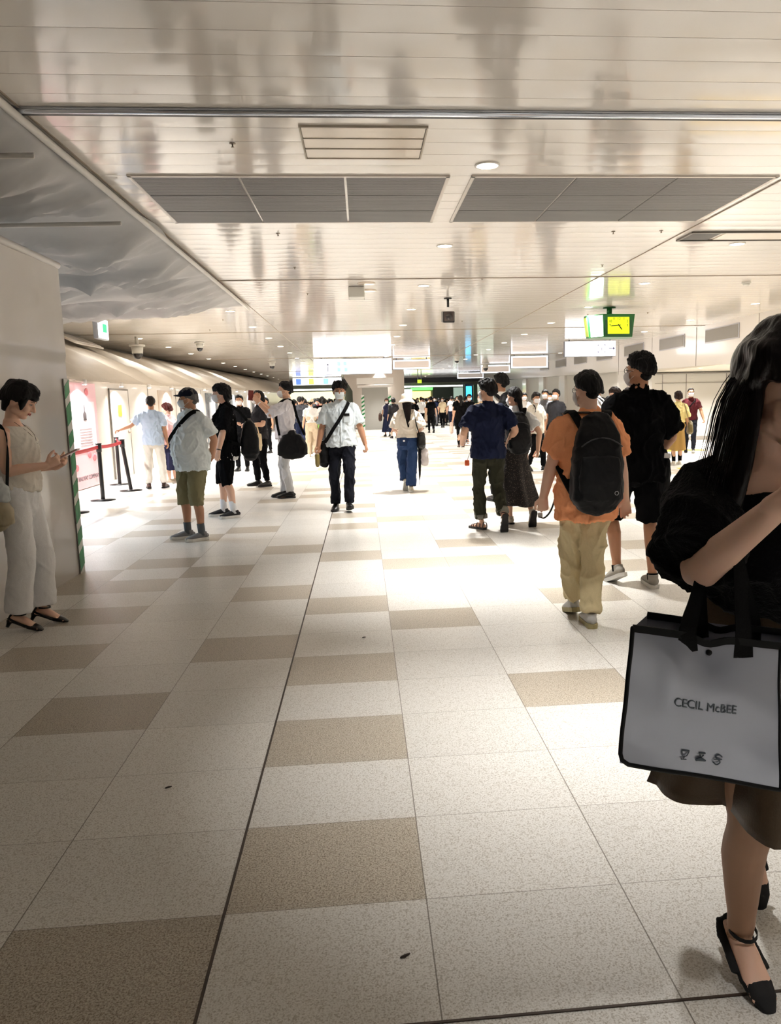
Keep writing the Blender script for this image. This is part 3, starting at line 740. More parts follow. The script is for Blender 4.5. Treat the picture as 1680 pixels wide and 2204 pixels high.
# ------------------------------------------------------------------ downlights
LENS = mat('lamp_lens', (255, 247, 232), .4, emit=14); RIM = mat('lamp_rim', (238, 232, 224), .35)
first_lamp = None
def downlight(x, y, z=CEIL, r=.085, power=LAMP_W, label='', grp='downlights in the ceiling', lamp=True, spread=1.6, col=(1, .985, .955)):
    global first_lamp
    if first_lamp is None:
        t = thing('ceiling_downlight', label, 'downlight', (x, y, z), 0, grp)
        a = Acc(); n = 32; an = np.arange(n) * 2 * PI / n
        R = [(.100, .002), (.100, -.010), (.086, -.012), (.084, .0)]
        V = np.concatenate([np.stack([np.cos(an) * q, np.sin(an) * q, np.full(n, w)], 1) for q, w in R]); a.add(V, ring_faces(4, n, False, False)); obj('trim_ring', a, RIM, t)
        a = Acc(); cyl(a, (0, 0, -.008), .084, .006, 32); obj('lens', a, LENS, t)
        first_lamp = t
    else:
        t = copy_tree(first_lamp); t.location = (x, y, z); t['label'] = label; t['group'] = grp
    t.scale = (r / .085,) * 3
    if lamp:
        l = area((x, y, z - .03), .16, power, col, spread=spread); l.parent = None
    return t
for k in range(-3, 17):
    y = 6.35 + 3.15 * k
    for x, nm in ((1.06, 'middle'), (4.70, 'right-hand')):
        lb = 'round recessed downlight in the %s ceiling row running along the hall' % nm
        if k == 0 and x < 2: lb = 'nearest large round downlight, just before the grey ceiling grilles'
        downlight(x, y, label=lb, power=LAMP_W * {-3: .3, -2: .25, -1: .30, 0: .68}.get(k, 1.15 if k < 12 else 1.5), grp='downlights of the %s row' % nm, lamp=(k < 12 or k % 2 == 0), spread=({0: 1.15}.get(k, 1.05) if k <= 0 and x < 2 else 1.6))
    if k >= 3:
        downlight(-2.5, y - .1, label='round recessed downlight in the left ceiling row beyond the tarpaulin', power=LAMP_W * 1.35, grp='downlights of the left row', lamp=(k < 12 or k % 2 == 0))
        downlight(8.15, y - .2, label='round recessed downlight in the ceiling row along the right fascia', grp='downlights beside the right fascia', lamp=k < 9)
    if k >= 4: downlight(-5.85, y - .6, label='round recessed downlight in the ceiling row above the left canopy', grp='downlights above the left canopy', lamp=k < 10, power=LAMP_W * .13, spread=2.9)
    if k < 3 and k > -3: downlight(8.15, y - .2, label='round recessed downlight in the ceiling row along the right fascia', grp='downlights beside the right fascia', lamp=True)
for k, (x, y) in enumerate(((9.8, 21.8), (10.9, 21.8), (12.0, 21.8), (9.75, 16.5), (9.75, 12))):
    downlight(x, y, 2.22, .06, 120, 'small round downlight in the low soffit of the right recess', 'downlights in the recess soffit', spread=2.6)
# wall washers below the canopy edge
for k in range(15):
    y = 12.4 + 2.15 * k
    t = thing('wall_washer', 'small spotlight under canopy edge washing the white hoarding', 'spotlight', (-4.98, y, 1.93 + max(0, y - 16) * .0085), 0, 'spotlights under the canopy edge')
    a = Acc(); cyl(a, (0, 0, -.03), .045, .09, 20); obj('housing', a, mat('lamp_white', (225, 222, 218), .4), t)
    a = Acc(); cyl(a, (0, 0, -.034), .038, .006, 20); obj('lens', a, mat('lens_cool', (255, 250, 244), .4, emit=20), t)
    area((-4.98, y, t.location.z - .04), .08, 80 if k < 9 else 45, (1, .97, .94), rot=(0, .28 * -1, 0), spread=2.6)

# ------------------------------------------------------------------ ceiling fittings
def grille(x0, x1, xd, lb):
    t = thing('ceiling_grille', lb, 'air grille', ((x0 + x1) / 2, 7.44, CEIL), 0)
    cx = (x0 + x1) / 2; y0, y1 = 6.64, 8.25; ys = [6.64, 7.20, 7.76, 8.25]; xs = [x0] + xd + [x1]
    a = Acc()
    for x in (x0, x1): box(a, (x - cx, 0, -.006), (.03, y1 - y0 + .03, .014))
    for y in (y0, y1): box(a, (0, y - 7.44, -.006), (x1 - x0 + .03, .03, .014))
    obj('frame', a, mat('frame_white', (222, 214, 204), .3), t, False)
    gm = mat('grille_grey', (150, 148, 146), .45, metal=.3)
    for i in range(3):
        for j in range(3):
            b = Acc(); w = xs[i + 1] - xs[i] - .02; h = ys[j + 1] - ys[j] - .022; c = ((xs[i] + xs[i + 1]) / 2 - cx, (ys[j] + ys[j + 1]) / 2 - 7.44)
            box(b, (c[0], c[1], -.004), (w, h, .006))
            n = 22
            for k in range(n): box(b, (c[0], c[1] - h / 2 + h * (k + .5) / n, -.010), (w, h / n * .45, .006))
            obj('louvre_panel', b, gm, t, False)
grille(-1.79, .78, [-.93, -.07], 'grey louvred ceiling grille of nine panels on the left')
grille(.99, 3.62, [1.87, 2.75], 'grey louvred ceiling grille of nine panels on the right')
t = thing('ceiling_hatch', 'square framed access hatch in the ceiling slats near metal bar', 'hatch', (.08, 5.83, CEIL))
a = Acc(); box(a, (0, 0, -.006), (.84, .66, .008)); obj('hatch_panel', a, mat('hatch_cream', (226, 212, 194), .22, coat=.3), t, False)
a = Acc()
for x in (-.43, .43): box(a, (x, 0, -.008), (.012, .68, .014))
for y in (-.335, .335, -.11, .11): box(a, (0, y, -.008), (.86, .007 if abs(y) < .2 else .012, .014))
obj('hatch_frame', a, mat('trim_mid', (178, 168, 152)), t, False)
t = thing('slot_diffuser', 'long framed slot diffuser with dark opening in right ceiling', 'air vent', (5.0, 9.03, CEIL))
a = Acc(); box(a, (-.98, 0, -.006), (.34, .40, .012)); obj('dark_opening', a, mat('black_gap', (30, 26, 24)), t, False)
a = Acc()
for y in (-.22, .22): box(a, (0, y, -.01), (2.35, .03, .02))
box(a, (-1.17, 0, -.01), (.03, .45, .02)); obj('frame', a, mat('gunmetal', (90, 84, 76), .35, .6), t, False)
a = Acc(); box(a, (.2, 0, -.006), (1.9, .36, .012)); obj('inner_panel', a, mat('hatch_cream', (226, 212, 194)), t, False)
t = thing('projector_box', 'black box camera hanging from ceiling in mid hall', 'camera', (1.62, 14.2, CEIL))
a = Acc(); cyl(a, (0, 0, -.02), .07, .02, 20); cyl(a, (0, 0, -.16), .022, .16, 12); obj('mount', a, mat('black_metal', (24, 22, 22), .4), t)
a = Acc(); box(a, (0, .05, -.33), (.21, .34, .20), rotX(.12), .02); hb = obj('housing', a, MATS['black_metal'], t)
a = Acc(); cyl(a, (0, -.15, -.345), .062, .02, 24, axis=1); obj('lens', a, mat('lens_glass', (50, 44, 44), .1), hb)
a = Acc(); box(a, (0, -.125, -.335), (.18, .03, .17), rotX(.12), .012); obj('front_bezel', a, mat('bezel', (70, 58, 54), .4), hb)
t = thing('ceiling_speaker', 'pale box speaker with round plate on ceiling in mid hall', 'speaker', (-.02, 12.8, CEIL))
a = Acc(); box(a, (0, 0, -.09), (.26, .34, .17), None, .02); obj('speaker_box', a, mat('pale_plastic', (206, 204, 196), .4), t)
a = Acc(); cyl(a, (.16, -.45, -.012), .14, .014, 32); cyl(a, (.2, .32, -.012), .13, .014, 32); obj('ceiling_plate', a, mat('hatch_cream', (226, 212, 194)), t)
def dome(x, y, s, lb, drop=.0, grp=None):
    t = thing('dome_camera', lb, 'camera', (x, y, CEIL), 0, grp); t.scale = (s, s, s)
    a = Acc()
    if drop: cyl(a, (0, 0, -drop), .03, drop, 12)
    cyl(a, (0, 0, -drop - .04), .13, .03, 28); cyl(a, (0, 0, -drop - .16), .085, .13, 24, .10); obj('housing', a, mat('pale_plastic', (206, 204, 196)), t)
    a = Acc(); ell(a, (0, 0, -drop - .16), (.082, .082, .095)); obj('dome', a, mat('dome_dark', (38, 34, 34), .1), t)
dome(-5.78, 21.0, 1.55, 'large white dome camera hanging before the left canopy', .12)
dome(-4.58, 23.0, 1.05, 'smaller white dome camera on ceiling above man in cap')
dome(-3.72, 33.5, 1.3, 'small distant dome camera left of the bright hanging sign')
dome(6.3, 39.0, 1.5, 'small distant dome camera over the row of blank signs')
dome(4.1, 33.0, 1.0, 'half-round dome camera beside far hanging blank signs')
for i, (x, y) in enumerate(((-.848, 5.86), (-.84, 8.79), (-.84, 10.89), (-.84, 13.4), (3.44, 10.92), (2.89, 8.78), (3.43, 8.74), (6.4, 11.3), (1.9, 12.0), (5.1, 17.2), (2.4, 18.2), (6.4, 17), (-2.9, 17.2), (-3.6, 19.4))):
    t = thing('sprinkler_head', 'small metal sprinkler head in the cream slatted ceiling', 'sprinkler', (x, y, CEIL), 0, 'sprinkler heads')
    a = Acc(); cyl(a, (0, 0, -.006), .022, .006, 20); cyl(a, (0, 0, -.026), .006, .022, 10); cyl(a, (0, 0, -.029), .011, .003, 16); obj('sprinkler_body', a, mat('dull_metal', (150, 138, 124), .35, .7), t)
t = thing('smoke_detector', 'round white smoke detector on ceiling right of the clock', 'detector', (6.44, 12.65, CEIL))
a = Acc(); cyl(a, (0, 0, -.03), .075, .03, 28, .07); cyl(a, (0, 0, -.06), .045, .03, 24, .06); obj('detector_body', a, mat('pale_plastic', (206, 204, 196)), t)
t = thing('exit_sign', 'white hanging box sign with green face near the tarpaulin edge', 'sign', (-4.95, 15.6, CEIL))
a = Acc(); box(a, (0, 0, -.07), (.04, .3, .14)); obj('hanger', a, mat('pale_plastic', (206, 204, 196)), t, False)
a = Acc(); box(a, (0, 0, -.32), (.09, .62, .40), None, .01); fb = obj('sign_box', a, mat('sign_side', (190, 196, 204), .4), t)
a = Acc(); box(a, (.048, 0, -.32), (.006, .58, .36)); ff = obj('sign_face', a, mat('sign_white', (248, 252, 255), .4, emit=1.3), fb, False)
a = Acc(); box(a, (.053, .08, -.30), (.004, .22, .16)); obj('green_pictogram', a, mat('sign_green', (40, 190, 130), .4, emit=.8), fb, False)

def text(body, size, m, loc, rot, parent, name, ext=.001, align='CENTER', sx=1):
    cu = bpy.data.curves.new(name, 'FONT'); cu.body = body; cu.size = size; cu.extrude = ext; cu.align_x = align; cu.align_y = 'CENTER'
    o = bpy.data.objects.new('tmpt', cu); C.objects.link(o); dg = bpy.context.evaluated_depsgraph_get(); me = bpy.data.meshes.new_from_object(o.evaluated_get(dg)); bpy.data.objects.remove(o)
    q = link(name, me, m, parent, False); q.location = loc; q.rotation_euler = rot; q.scale = (sx, 1, 1); return q
# ------------------------------------------------------------------ green station clock
def clock():
    g = mat('clock_green', (22, 92, 40), .35); cx, cy = 5.20, 16.0
    t = thing('station_clock', 'green four-sided station clock with lit yellow dial hanging from ceiling', 'clock', (cx, cy, CEIL), .10)
    a = Acc(); cyl(a, (0, 0, -.02), .13, .02, 28); cyl(a, (0, 0, -.15), .055, .14, 20); cyl(a, (0, 0, -.18), .17, .045, 28, .09); obj('stem', a, g, t)
    # body: a box that widens upwards, cut corner towards the left
    zt, zb = -.17, -.625; pts = [(-.30, -.36), (.40, -.36), (.52, -.1), (.52, .3), (-.30, .36), (-.52, .10), (-.52, -.06)]
    n = len(pts); V = [(x * 1.0, y, zt) for x, y in pts] + [(x * .9 + .0, y * .92, zb) for x, y in pts]
    a = Acc(); a.add(V, [tuple(range(n)), tuple(range(2 * n - 1, n - 1, -1))] + [(i, (i + 1) % n, n + (i + 1) % n, n + i) for i in range(n)]); body = obj('clock_body', a, g, t, False)
    def facepl(cx_, yy, w, h, nm, M, m, th=.012):
        b = Acc(); box(b, (0, 0, 0), (w, th, h), None, .004); v = b.V() @ np.array(M).T + V3(cx_, yy, -.395); c = Acc(); c.add(v, b.f); return obj(nm, c, m, body)
    tiltM = rotX(-.05)
    fr = facepl(.05, -.352, .60, .42, 'dial_frame', tiltM, mat('clock_green_dark', (14, 70, 32), .35))
    dial = facepl(.045, -.362, .47, .34, 'dial', tiltM, mat('dial_yellow', (205, 222, 24), .4, emit=.75))
    bk = mat('clock_black', (30, 34, 8), .5)
    for h in range(12):
        an = h / 12 * 2 * PI; x = math.sin(an) * .215; z = math.cos(an) * .155
        x = max(-.19, min(.19, math.sin(an) * .215)); z = max(-.13, min(.13, math.cos(an) * .16))
        text(str(12 if h == 0 else h), .072, bk, (.045 + x, -.373 - z * .05, -.395 + z), (PI / 2, 0, 0), body, 'numeral', .001)
    def hand(ang, l, w):
        b = Acc(); box(b, (0, 0, l * .38), (w, .004, l * 1.24)); v = b.V() @ rotY(ang).T + V3(.045, -.380, -.395); c = Acc(); c.add(v, b.f); obj('clock_hand', c, bk, body, False)
    hand(math.radians(142), .11, .020); hand(math.radians(-94), .17, .014)
    # bright lit corner face and the second dial to the left
    b = Acc(); b.add([(-.305, -.372, -.19), (-.49, -.12, -.19), (-.445, -.105, -.61), (-.275, -.345, -.61), (-.300, -.36, -.19), (-.48, -.105, -.19), (-.435, -.09, -.61), (-.27, -.33, -.61)], [(0, 1, 2, 3), (4, 5, 6, 7), (0, 1, 5, 4), (1, 2, 6, 5), (2, 3, 7, 6), (3, 0, 4, 7)])
    obj('lit_corner', b, mat('lit_corner', (225, 255, 225), .3, emit=3.0), body, False)
    b = Acc(); b.add([(-.525, -.05, -.21), (-.525, .10, -.21), (-.478, .10, -.59), (-.478, -.05, -.59), (-.515, -.05, -.21), (-.515, .10, -.21), (-.47, .10, -.59), (-.47, -.05, -.59)], [(0, 1, 2, 3), (4, 5, 6, 7), (0, 1, 5, 4), (1, 2, 6, 5), (2, 3, 7, 6), (3, 0, 4, 7)])
    obj('side_dial', b, mat('dial_dim', (150, 165, 60), .4, emit=.2), body, False)
clock()
# ------------------------------------------------------------------ hanging signs
def sign(px0, px1, py0, py1, Y, lb, face, border=None, name='hanging_sign', hang=True, emis=1.0):
    p = at(px0, (py0 + py1) / 2, Y); q = at(px1, (py0 + py1) / 2, Y); cx = (p[0] + q[0]) / 2; w = abs(q[0] - p[0]); h = abs(at(px0, py0, Y)[2] - at(px0, py1, Y)[2]); cz = CEIL - .04 - h / 2
    t = thing(name, lb, 'sign', (float(cx), Y, float(cz)))
    a = Acc(); box(a, (0, 0, 0), (w, .16, h), None, .012); bd = obj('sign_case', a, mat('case_grey', (92, 92, 104), .35), t)
    if border:
        a = Acc(); box(a, (0, -.083, 0), (w - .03, .012, h - .03)); obj('lit_border', a, border, t, False)
        a = Acc(); box(a, (0, -.091, 0), (w - .14, .012, h - .14)); obj('blank_face', a, face, t, False)
    else:
        a = Acc(); box(a, (0, -.084, 0), (w - .03, .012, h - .03)); obj('lit_face', a, face, t, False)
    a = Acc()
    for x in (-w * .4, w * .4): cyl(a, (x, 0, h / 2), .02, .05, 10)
    obj('hanger_rods', a, mat('case_grey', (92, 92, 104)), t); t['_w'] = w; t['_h'] = h
    return t
WL = mat('sign_lit_white', (255, 253, 255), .4, emit=3.2); BD = mat('sign_border', (240, 244, 255), .4, emit=1.6); BF = mat('sign_blank_glow', (206, 194, 186), .3, emit=.35)  # BF: switched-off faces, faint emission stands in for light reflected off the floor
s1 = sign(675, 843, 774, 808, 32.0, 'large bright white lit guidance sign with arrow in hall centre', WL)
ink = mat('sign_ink', (70, 66, 110), .5); cy_ = mat('sign_cyan', (120, 225, 240), .4, emit=2.2)
w = s1['_w']
a = Acc(); box(a, (-w * .32, -.095, -.05), (.03, .006, .30)); v = [(-.07, 0, .0), (.07, 0, 0), (0, 0, .12)]
a.add([(-w * .32 - .11, -.098, .03), (-w * .32, -.098, .12), (-w * .32 + .11, -.098, .03), (-w * .32, -.098, .07), (-w * .32 - .11, -.092, .03), (-w * .32, -.092, .12), (-w * .32 + .11, -.092, .03), (-w * .32, -.092, .07)], [(0, 1, 3), (1, 2, 3), (4, 7, 5), (5, 7, 6), (0, 4, 5, 1), (1, 5, 6, 2), (2, 6, 7, 3), (3, 7, 4, 0)]); obj('arrow', a, ink, s1, False)
for i, (x, z) in enumerate(((-.18, .12), (-.10, .12), (-.18, -.12), (-.09, -.12))):
    a = Acc(); box(a, (w * x, -.095, z), (.14, .006, .17)); obj('pictogram', a, cy_, s1, False)
s2 = sign(845, 926, 787, 808, 33.5, 'blank grey hanging sign with lit white border beside bright sign', BF, BD)
s3 = sign(1213, 1323, 735, 769, 24.6, 'white lit information sign with arrow below the green clock', WL)
w = s3['_w']
a = Acc(); box(a, (w * .41, -.095, 0), (.18, .006, .022)); a.add([(w * .41 + .03, -.1, .08), (w * .41 + .12, -.1, 0), (w * .41 + .03, -.1, -.08), (w * .41 + .06, -.1, 0), (w * .41 + .03, -.094, .08), (w * .41 + .12, -.094, 0), (w * .41 + .03, -.094, -.08), (w * .41 + .06, -.094, 0)], [(0, 1, 3), (1, 2, 3), (4, 7, 5), (5, 7, 6), (0, 4, 5, 1), (1, 5, 6, 2), (2, 6, 7, 3), (3, 7, 4, 0)]); obj('arrow', a, ink, s3, False)
text('i', .24, ink, (w * .22, -.096, 0), (PI / 2, 0, 0), s3, 'information_mark', .002)
for sx in (-1, 1):
    for sz in (-1, 1):
        a = Acc(); x = w * .22 + sx * .13; z = sz * .13; a.add([(x, -.1, z), (x - sx * .06, -.1, z), (x, -.1, z - sz * .06), (x, -.094, z), (x - sx * .06, -.094, z), (x, -.094, z - sz * .06)], [(0, 1, 2), (3, 4, 5), (0, 1, 4, 3), (1, 2, 5, 4), (2, 0, 3, 5)]); obj('corner_mark', a, ink, s3, False)
s4 = sign(1098, 1178, 767, 794, 32.3, 'largest of three blank grey hanging signs left of information sign', BF, BD)
s5 = sign(1033, 1097, 788, 806, 40, 'middle-sized blank grey hanging sign left of information sign', BF, BD)
s6 = sign(983, 1040, 800, 813, 50, 'farthest blank grey hanging sign above the distant crowd', BF, BD)
s7 = sign(630, 735, 818, 834, 54, 'far white lit hanging sign above crowd at left of pillar', WL)
for i, (c, x) in enumerate((((80, 110, 225), -.38), ((215, 225, 90), -.12), ((120, 160, 230), .18))):
    a = Acc(); box(a, (s7['_w'] * x, -.1, 0), (.35, .006, s7['_h'] * .8)); obj('colour_panel', a, mat('sgn_col%d' % i, c, .4, emit=1.8), s7, False)
for i, (c, x) in enumerate((((225, 235, 130), .12), ((210, 230, 255), .40))):
    a = Acc(); box(a, (s1['_w'] * x, -.096, .22), (s1['_w'] * (.34 if i == 0 else .1), .006, .12)); obj('colour_panel', a, mat('sgn_colb%d' % i, c, .4, emit=3), s1, False)
# fascia grilles
for k in range(8):
    y = 19.25 + 3.2 * k - 3.2
    t = thing('fascia_grille', 'grey rectangular air grille set in the white right fascia', 'air grille', (9.19, y, 2.99 + max(0, y - 18) * .004), 0, 'air grilles in the right fascia')
    a = Acc(); box(a, (-.004, 0, 0), (.016, 1.86, .37)); obj('frame', a, mat('frame_grey', (176, 176, 184), .3), t, False)
    a = Acc(); box(a, (-.013, 0, 0), (.012, 1.78, .31))
    for j in range(20): box(a, (-.022, 0, -.15 + .3 * (j + .5) / 20), (.006, 1.78, .007))
    obj('louvre_panel', a, mat('grille_dark', (150, 146, 140), .5), t, False)
# ------------------------------------------------------------------ centre pillar, hoarding and far end
a = Acc(); box(a, (.98, 45, 1.7), (2.94, 1.6, 3.3)); box(a, (.75, 44.98, 3.08), (3.4, 1.5, .36))
a.add([(-.4, 44.21, 2.0), (-.95, 44.21, 2.92), (-.4, 44.21, 2.92), (-.4, 45.7, 2.0), (-.95, 45.7, 2.92), (-.4, 45.7, 2.92)], [(0, 1, 2), (3, 5, 4), (0, 3, 4, 1), (1, 4, 5, 2), (2, 5, 3, 0)])
struct('pillar_center', a, mat('pillar_taupe', (196, 186, 176), .4))
t = thing('pillar_hoarding', 'tall grey construction hoarding box around the central pillar', 'hoarding', (.75, 42.6, 0))
a = Acc(); box(a, (0, .5, 1.15), (1.42, 1.0, 2.3)); obj('hoarding_box', a, mat('hoarding_grey', (150, 148, 142), .35), t, False)
a = Acc(); box(a, (0, .5, 2.35), (1.9, 1.1, .12)); box(a, (.02, .5, 2.64), (2.0, 1.1, .34)); obj('top_panel', a, mat('fascia_white', (226, 222, 218)), t, False)
for x in (-.68, .78):
    a = Acc(); box(a, (x, -.015, .95), (.16, .02, 1.9)); tp = obj('hazard_tape', a, mat('tape_white', (225, 225, 222)), t, False)
    for k in range(8):
        b = Acc(); z = .1 + k * .22; b.add([(x - .08, -.032, z), (x + .08, -.032, z + .1), (x + .08, -.032, z + .2), (x - .08, -.032, z + .1), (x - .08, -.026, z), (x + .08, -.026, z + .1), (x + .08, -.026, z + .2), (x - .08, -.026, z + .1)], [(0, 1, 2, 3), (4, 5, 6, 7), (0, 1, 5, 4), (1, 2, 6, 5), (2, 3, 7, 6), (3, 0, 4, 7)]); obj('green_stripe', b, mat('tape_green', (20, 118, 62)), tp, False)
def bar(name, lb, cat, x0, x1, y0, y1, Y, m, th=.15, up=0, post=False, down=False):

    p = at(x0, y1, Y); q = at(x1, y0, Y); t = thing(name, lb, cat, (float((p[0] + q[0]) / 2), Y, float(p[2])))
    h = float(q[2] - p[2]); a = Acc(); box(a, (0, 0, h / 2), (float(q[0] - p[0]), th, h), None, .01); obj('panel', a, m, t, False)
    w = float(q[0] - p[0]); zz = float(p[2])
    if up:
        b = Acc()
        for sx in (-.4, .4): box(b, (w * sx, 0, h + (up - zz - h) / 2), (.05, .05, up - zz - h))
        obj('hanger_rods', b, mat('case_grey', (92, 92, 104)), t, False)
    if post: b = Acc(); box(b, (0, .05, -zz / 2), (max(.06, w * .3), .12, zz)); box(b, (0, .05, -zz + .02), (max(.12, w), .4, .04)); obj('floor_stand', b, mat('case_dark', (20, 30, 44), .3), t, False)
    if down: b = Acc(); box(b, (0, 0, -zz / 2), (w, th, zz)); obj('lower_panel', b, m if down is True else down, t, False)
    return t
bar('light_strip', 'long glowing white strip light over the ticket gates', 'light', 868, 1010, 828, 834, 59.95, mat('strip_white', (255, 255, 255), .4, emit=6), up=2.95)
bar('light_strip', 'glowing white strip light over the far crowd at left', 'light', 560, 735, 836, 843, 59.95, mat('strip_white', (255, 255, 255)), up=2.95)
bar('shop_fascia', 'bright green lit fascia above the far ticket counter', 'sign', 884, 931, 834, 840, 65.75, mat('shop_green', (110, 230, 110), .4, emit=1.6))
bar('shop_window', 'warm yellow lit shop front below green fascia', 'shop front', 888, 926, 842, 866, 65.75, mat('shop_warm', (255, 226, 140), .4, emit=2.0))
bar('shop_window', 'white lit shop front beside the pillar, left of yellow one', 'shop front', 868, 886, 838, 866, 65.75, mat('shop_white', (235, 250, 245), .4, emit=2.2))
bar('gate_board', 'dark green wall panel above the ticket gates', 'wall panel', 931, 974, 834, 866, 65.75, mat('board_green', (60, 72, 62), .4))
bar('gate_board', 'pale green wall panel right of the dark green one', 'wall panel', 976, 997, 834, 862, 65.75, mat('board_pale', (190, 214, 200), .4, emit=.5))
ds = bar('digital_screen', 'tall blue glowing advertising screen near the far right gates', 'screen', 1003, 1014, 831, 860, 48, mat('screen_blue', (60, 190, 245), .3, emit=2.2), post=True)
a = Acc(); box(a, (0, .1, .42), (.5, .1, 1.1)); obj('screen_case', a, mat('case_dark', (20, 30, 44), .3), ds, False)
bar('gate_portal', 'dark green glazed gate post right of the blue screen', 'gate post', 1019, 1024, 828, 895, 49, mat('gate_green', (28, 84, 64), .35), down=True)
bar('gate_portal', 'slim dark green gate post left of the blue screen', 'gate post', 997, 1000, 828, 895, 49, mat('gate_green', (28, 84, 64)), down=True)
bar('hanging_display', 'small yellow-green lit sign hanging above far crowd', 'sign', 898, 907, 817, 825, 52, mat('disp_yel', (190, 215, 60), .4, emit=.9), .05, up=CEIL)
bar('far_shopfront', 'pale yellow lit shop front beyond far crowd at left', 'shop front', 622, 740, 842, 866, 65.75, mat('shop_pale', (238, 232, 190), .4, emit=1.3))
bar('glass_shopfront', 'pale lit glazed shop front right of the far gates', 'shop front', 1028, 1062, 826, 870, 52, mat('shop_glass', (190, 206, 190), .2, emit=.6), down=True)
for i in range(9):
    p = at(618 + i * 14, 905, 60); t = thing('ticket_gate', 'low grey ticket gate cabinet in row beyond the far crowd', 'ticket gate', (float(at(872 + i * 15, 905, 58)[0]), 59.3, 0), 0, 'ticket gates')
    a = Acc(); box(a, (0, 0, .5), (.22, 1.6, 1.0), None, .03); obj('cabinet', a, mat('gate_grey', (120, 126, 122), .3, .4), t)
    a = Acc(); box(a, (0, -.6, 1.02), (.16, .2, .04)); obj('reader', a, mat('reader_blue', (40, 150, 220), .3, emit=1), t, False)
# tactile paving
def tactile(x0, x1, y0, y1, lb):
    o = Acc(); box(o, ((x0 + x1) / 2, (y0 + y1) / 2, .003), (x1 - x0, y1 - y0, .006))
    n = 0
    for i in range(int((x1 - x0) / .075)):
        for j in range(int((y1 - y0) / .15)): box(o, (x0 + .04 + i * .075, y0 + .08 + j * .15, .007), (.03, .11, .005))
    q = obj('tactile_paving', o, mat('tactile_yellow', (238, 196, 40), .5), None, False); q['label'] = lb; q['category'] = 'tactile paving'
tactile(6.3, 9.2, 14.4, 15.0, 'yellow tactile paving strip nearest woman in yellow top')
tactile(7.8, 9.1, 19.6, 20.2, 'yellow tactile paving strip beyond man in dark red shirt')
# left posters, door, belt barriers
pt = thing('poster_board', 'tall pink poster board with bottle pictures on the left hoarding', 'poster', (-5.13, 14.3, 0))
pk = mat('poster_pink', (240, 196, 204), .3); pw = mat('poster_white', (240, 236, 242), .3)
a = Acc(); box(a, (0, 0, .98), (.03, 2.4, 1.92)); bd = obj('board', a, pk, pt, False)
a = Acc(); box(a, (.018, 0, 1.14), (.006, 2.1, .92)); obj('white_panel', a, pw, bd, False)
for j in range(2):
    yy = -.5 + j * 1.0
    a = Acc(); tube(a, [(.024, yy, 1.26), (.024, yy, 1.38), (.024, yy, 1.42), (.024, yy, 1.54)], [(.004, .09), (.004, .09), (.004, .03), (.004, .03)], ref=(1, 0, 0), ns=12); obj('bottle_picture', a, mat('ink_dark', (60, 52, 54)), bd)
    for k in range(7):
        a = Acc(); box(a, (.023, yy, 1.1 - k * .05), (.003, .62, .010)); obj('text_line', a, mat('ink_grey', (150, 140, 150)), bd, False)
for k, (yy, z) in enumerate(((-.85, .58), (.6, .62), (.85, .55), (-.1, .42), (.3, 1.72), (.7, 1.78))):
    a = Acc(); ell(a, (.02, yy, z), (.004, .10, .07), sub=2); obj('blossom', a, mat('blossom_red', (214, 120, 130)), bd)
text('EAST JAPAN RAILWAY COMPANY', .115, mat('ink_dark', (60, 52, 54)), (.022, .14, .2), (PI / 2, 0, PI / 2), bd, 'company_name')
text('JR', .2, MATS['ink_dark'], (.022, -.98, .21), (PI / 2, 0, PI / 2), bd, 'company_logo')
t = thing('service_door', 'plain white door with yellow notice in the left hoarding', 'door', (-5.13, 17.0, 0))
a = Acc()
for y in (-.62, .62): box(a, (.0, y, .93), (.02, .03, 1.86))
box(a, (0, 0, 1.86), (.02, 1.27, .03)); obj('door_frame', a, mat('seam_grey', (120, 114, 106)), t, False)
a = Acc(); box(a, (.0, 0, .92), (.014, 1.2, 1.84)); obj('door_leaf', a, mat('hoarding_white', (232, 226, 218)), t, False)
a = Acc(); box(a, (.012, -.05, 1.42), (.006, .26, .24)); obj('yellow_notice', a, mat('notice_yellow', (236, 220, 40), .5), t, False)
a = Acc(); cyl(a, (.01, .45, .95), .03, .05, 12, axis=0); obj('door_knob', a, mat('dull_metal', (150, 138, 124)), t)
# advert panels along the left wall (narrow in perspective)
for k, (y0, y1, c, lb) in enumerate(((20.2, 21.6, (196, 180, 166), 'beige wall panel'), (22.6, 24.6, (90, 92, 98), 'dark printed advertising panel'), (26.2, 28.2, (100, 104, 108), 'dark grey printed advertising panel'), (31, 33.5, (120, 124, 128), 'grey printed advertising panel'), (37, 40, (110, 112, 116), 'far grey printed advertising panel'))):
    t = thing('wall_poster', '%s on left hoarding, %s from the poster board' % (lb, ('first', 'second', 'third', 'fourth', 'fifth')[k]), 'poster', (-5.14, (y0 + y1) / 2, 0))
    a = Acc(); box(a, (0, 0, 1.05), (.03, y1 - y0, 1.7)); obj('panel', a, mat('poster_%d' % k, c, .25, var=.35, bscale=3), t, False)
    a = Acc(); box(a, (.018, 0, 1.3), (.006, (y1 - y0) * .5, .6)); obj('print', a, mat('print_%d' % k, tuple(min(255, q + 90) for q in c), .25, var=.3, bscale=5), t, False)
t = thing('canopy_window', 'framed pale two-pane panel set in near end of left canopy', 'window', (-6.9, 19.8, 3.16))
M_ = np.array([[.905, 0, .426], [0, 1, 0], [-.426, 0, .905]])
for y in (-.45, .45):
    a = Acc(); box(a, (.01, y, .02), (.66, .84, .03), M_); obj('pane', a, mat('pane_pale', (236, 232, 226), .2), t, False)
a = Acc(); box(a, (0, 0, 0), (.78, 1.9, .04), M_); obj('frame', a, mat('frame_white', (222, 214, 204)), t, False)
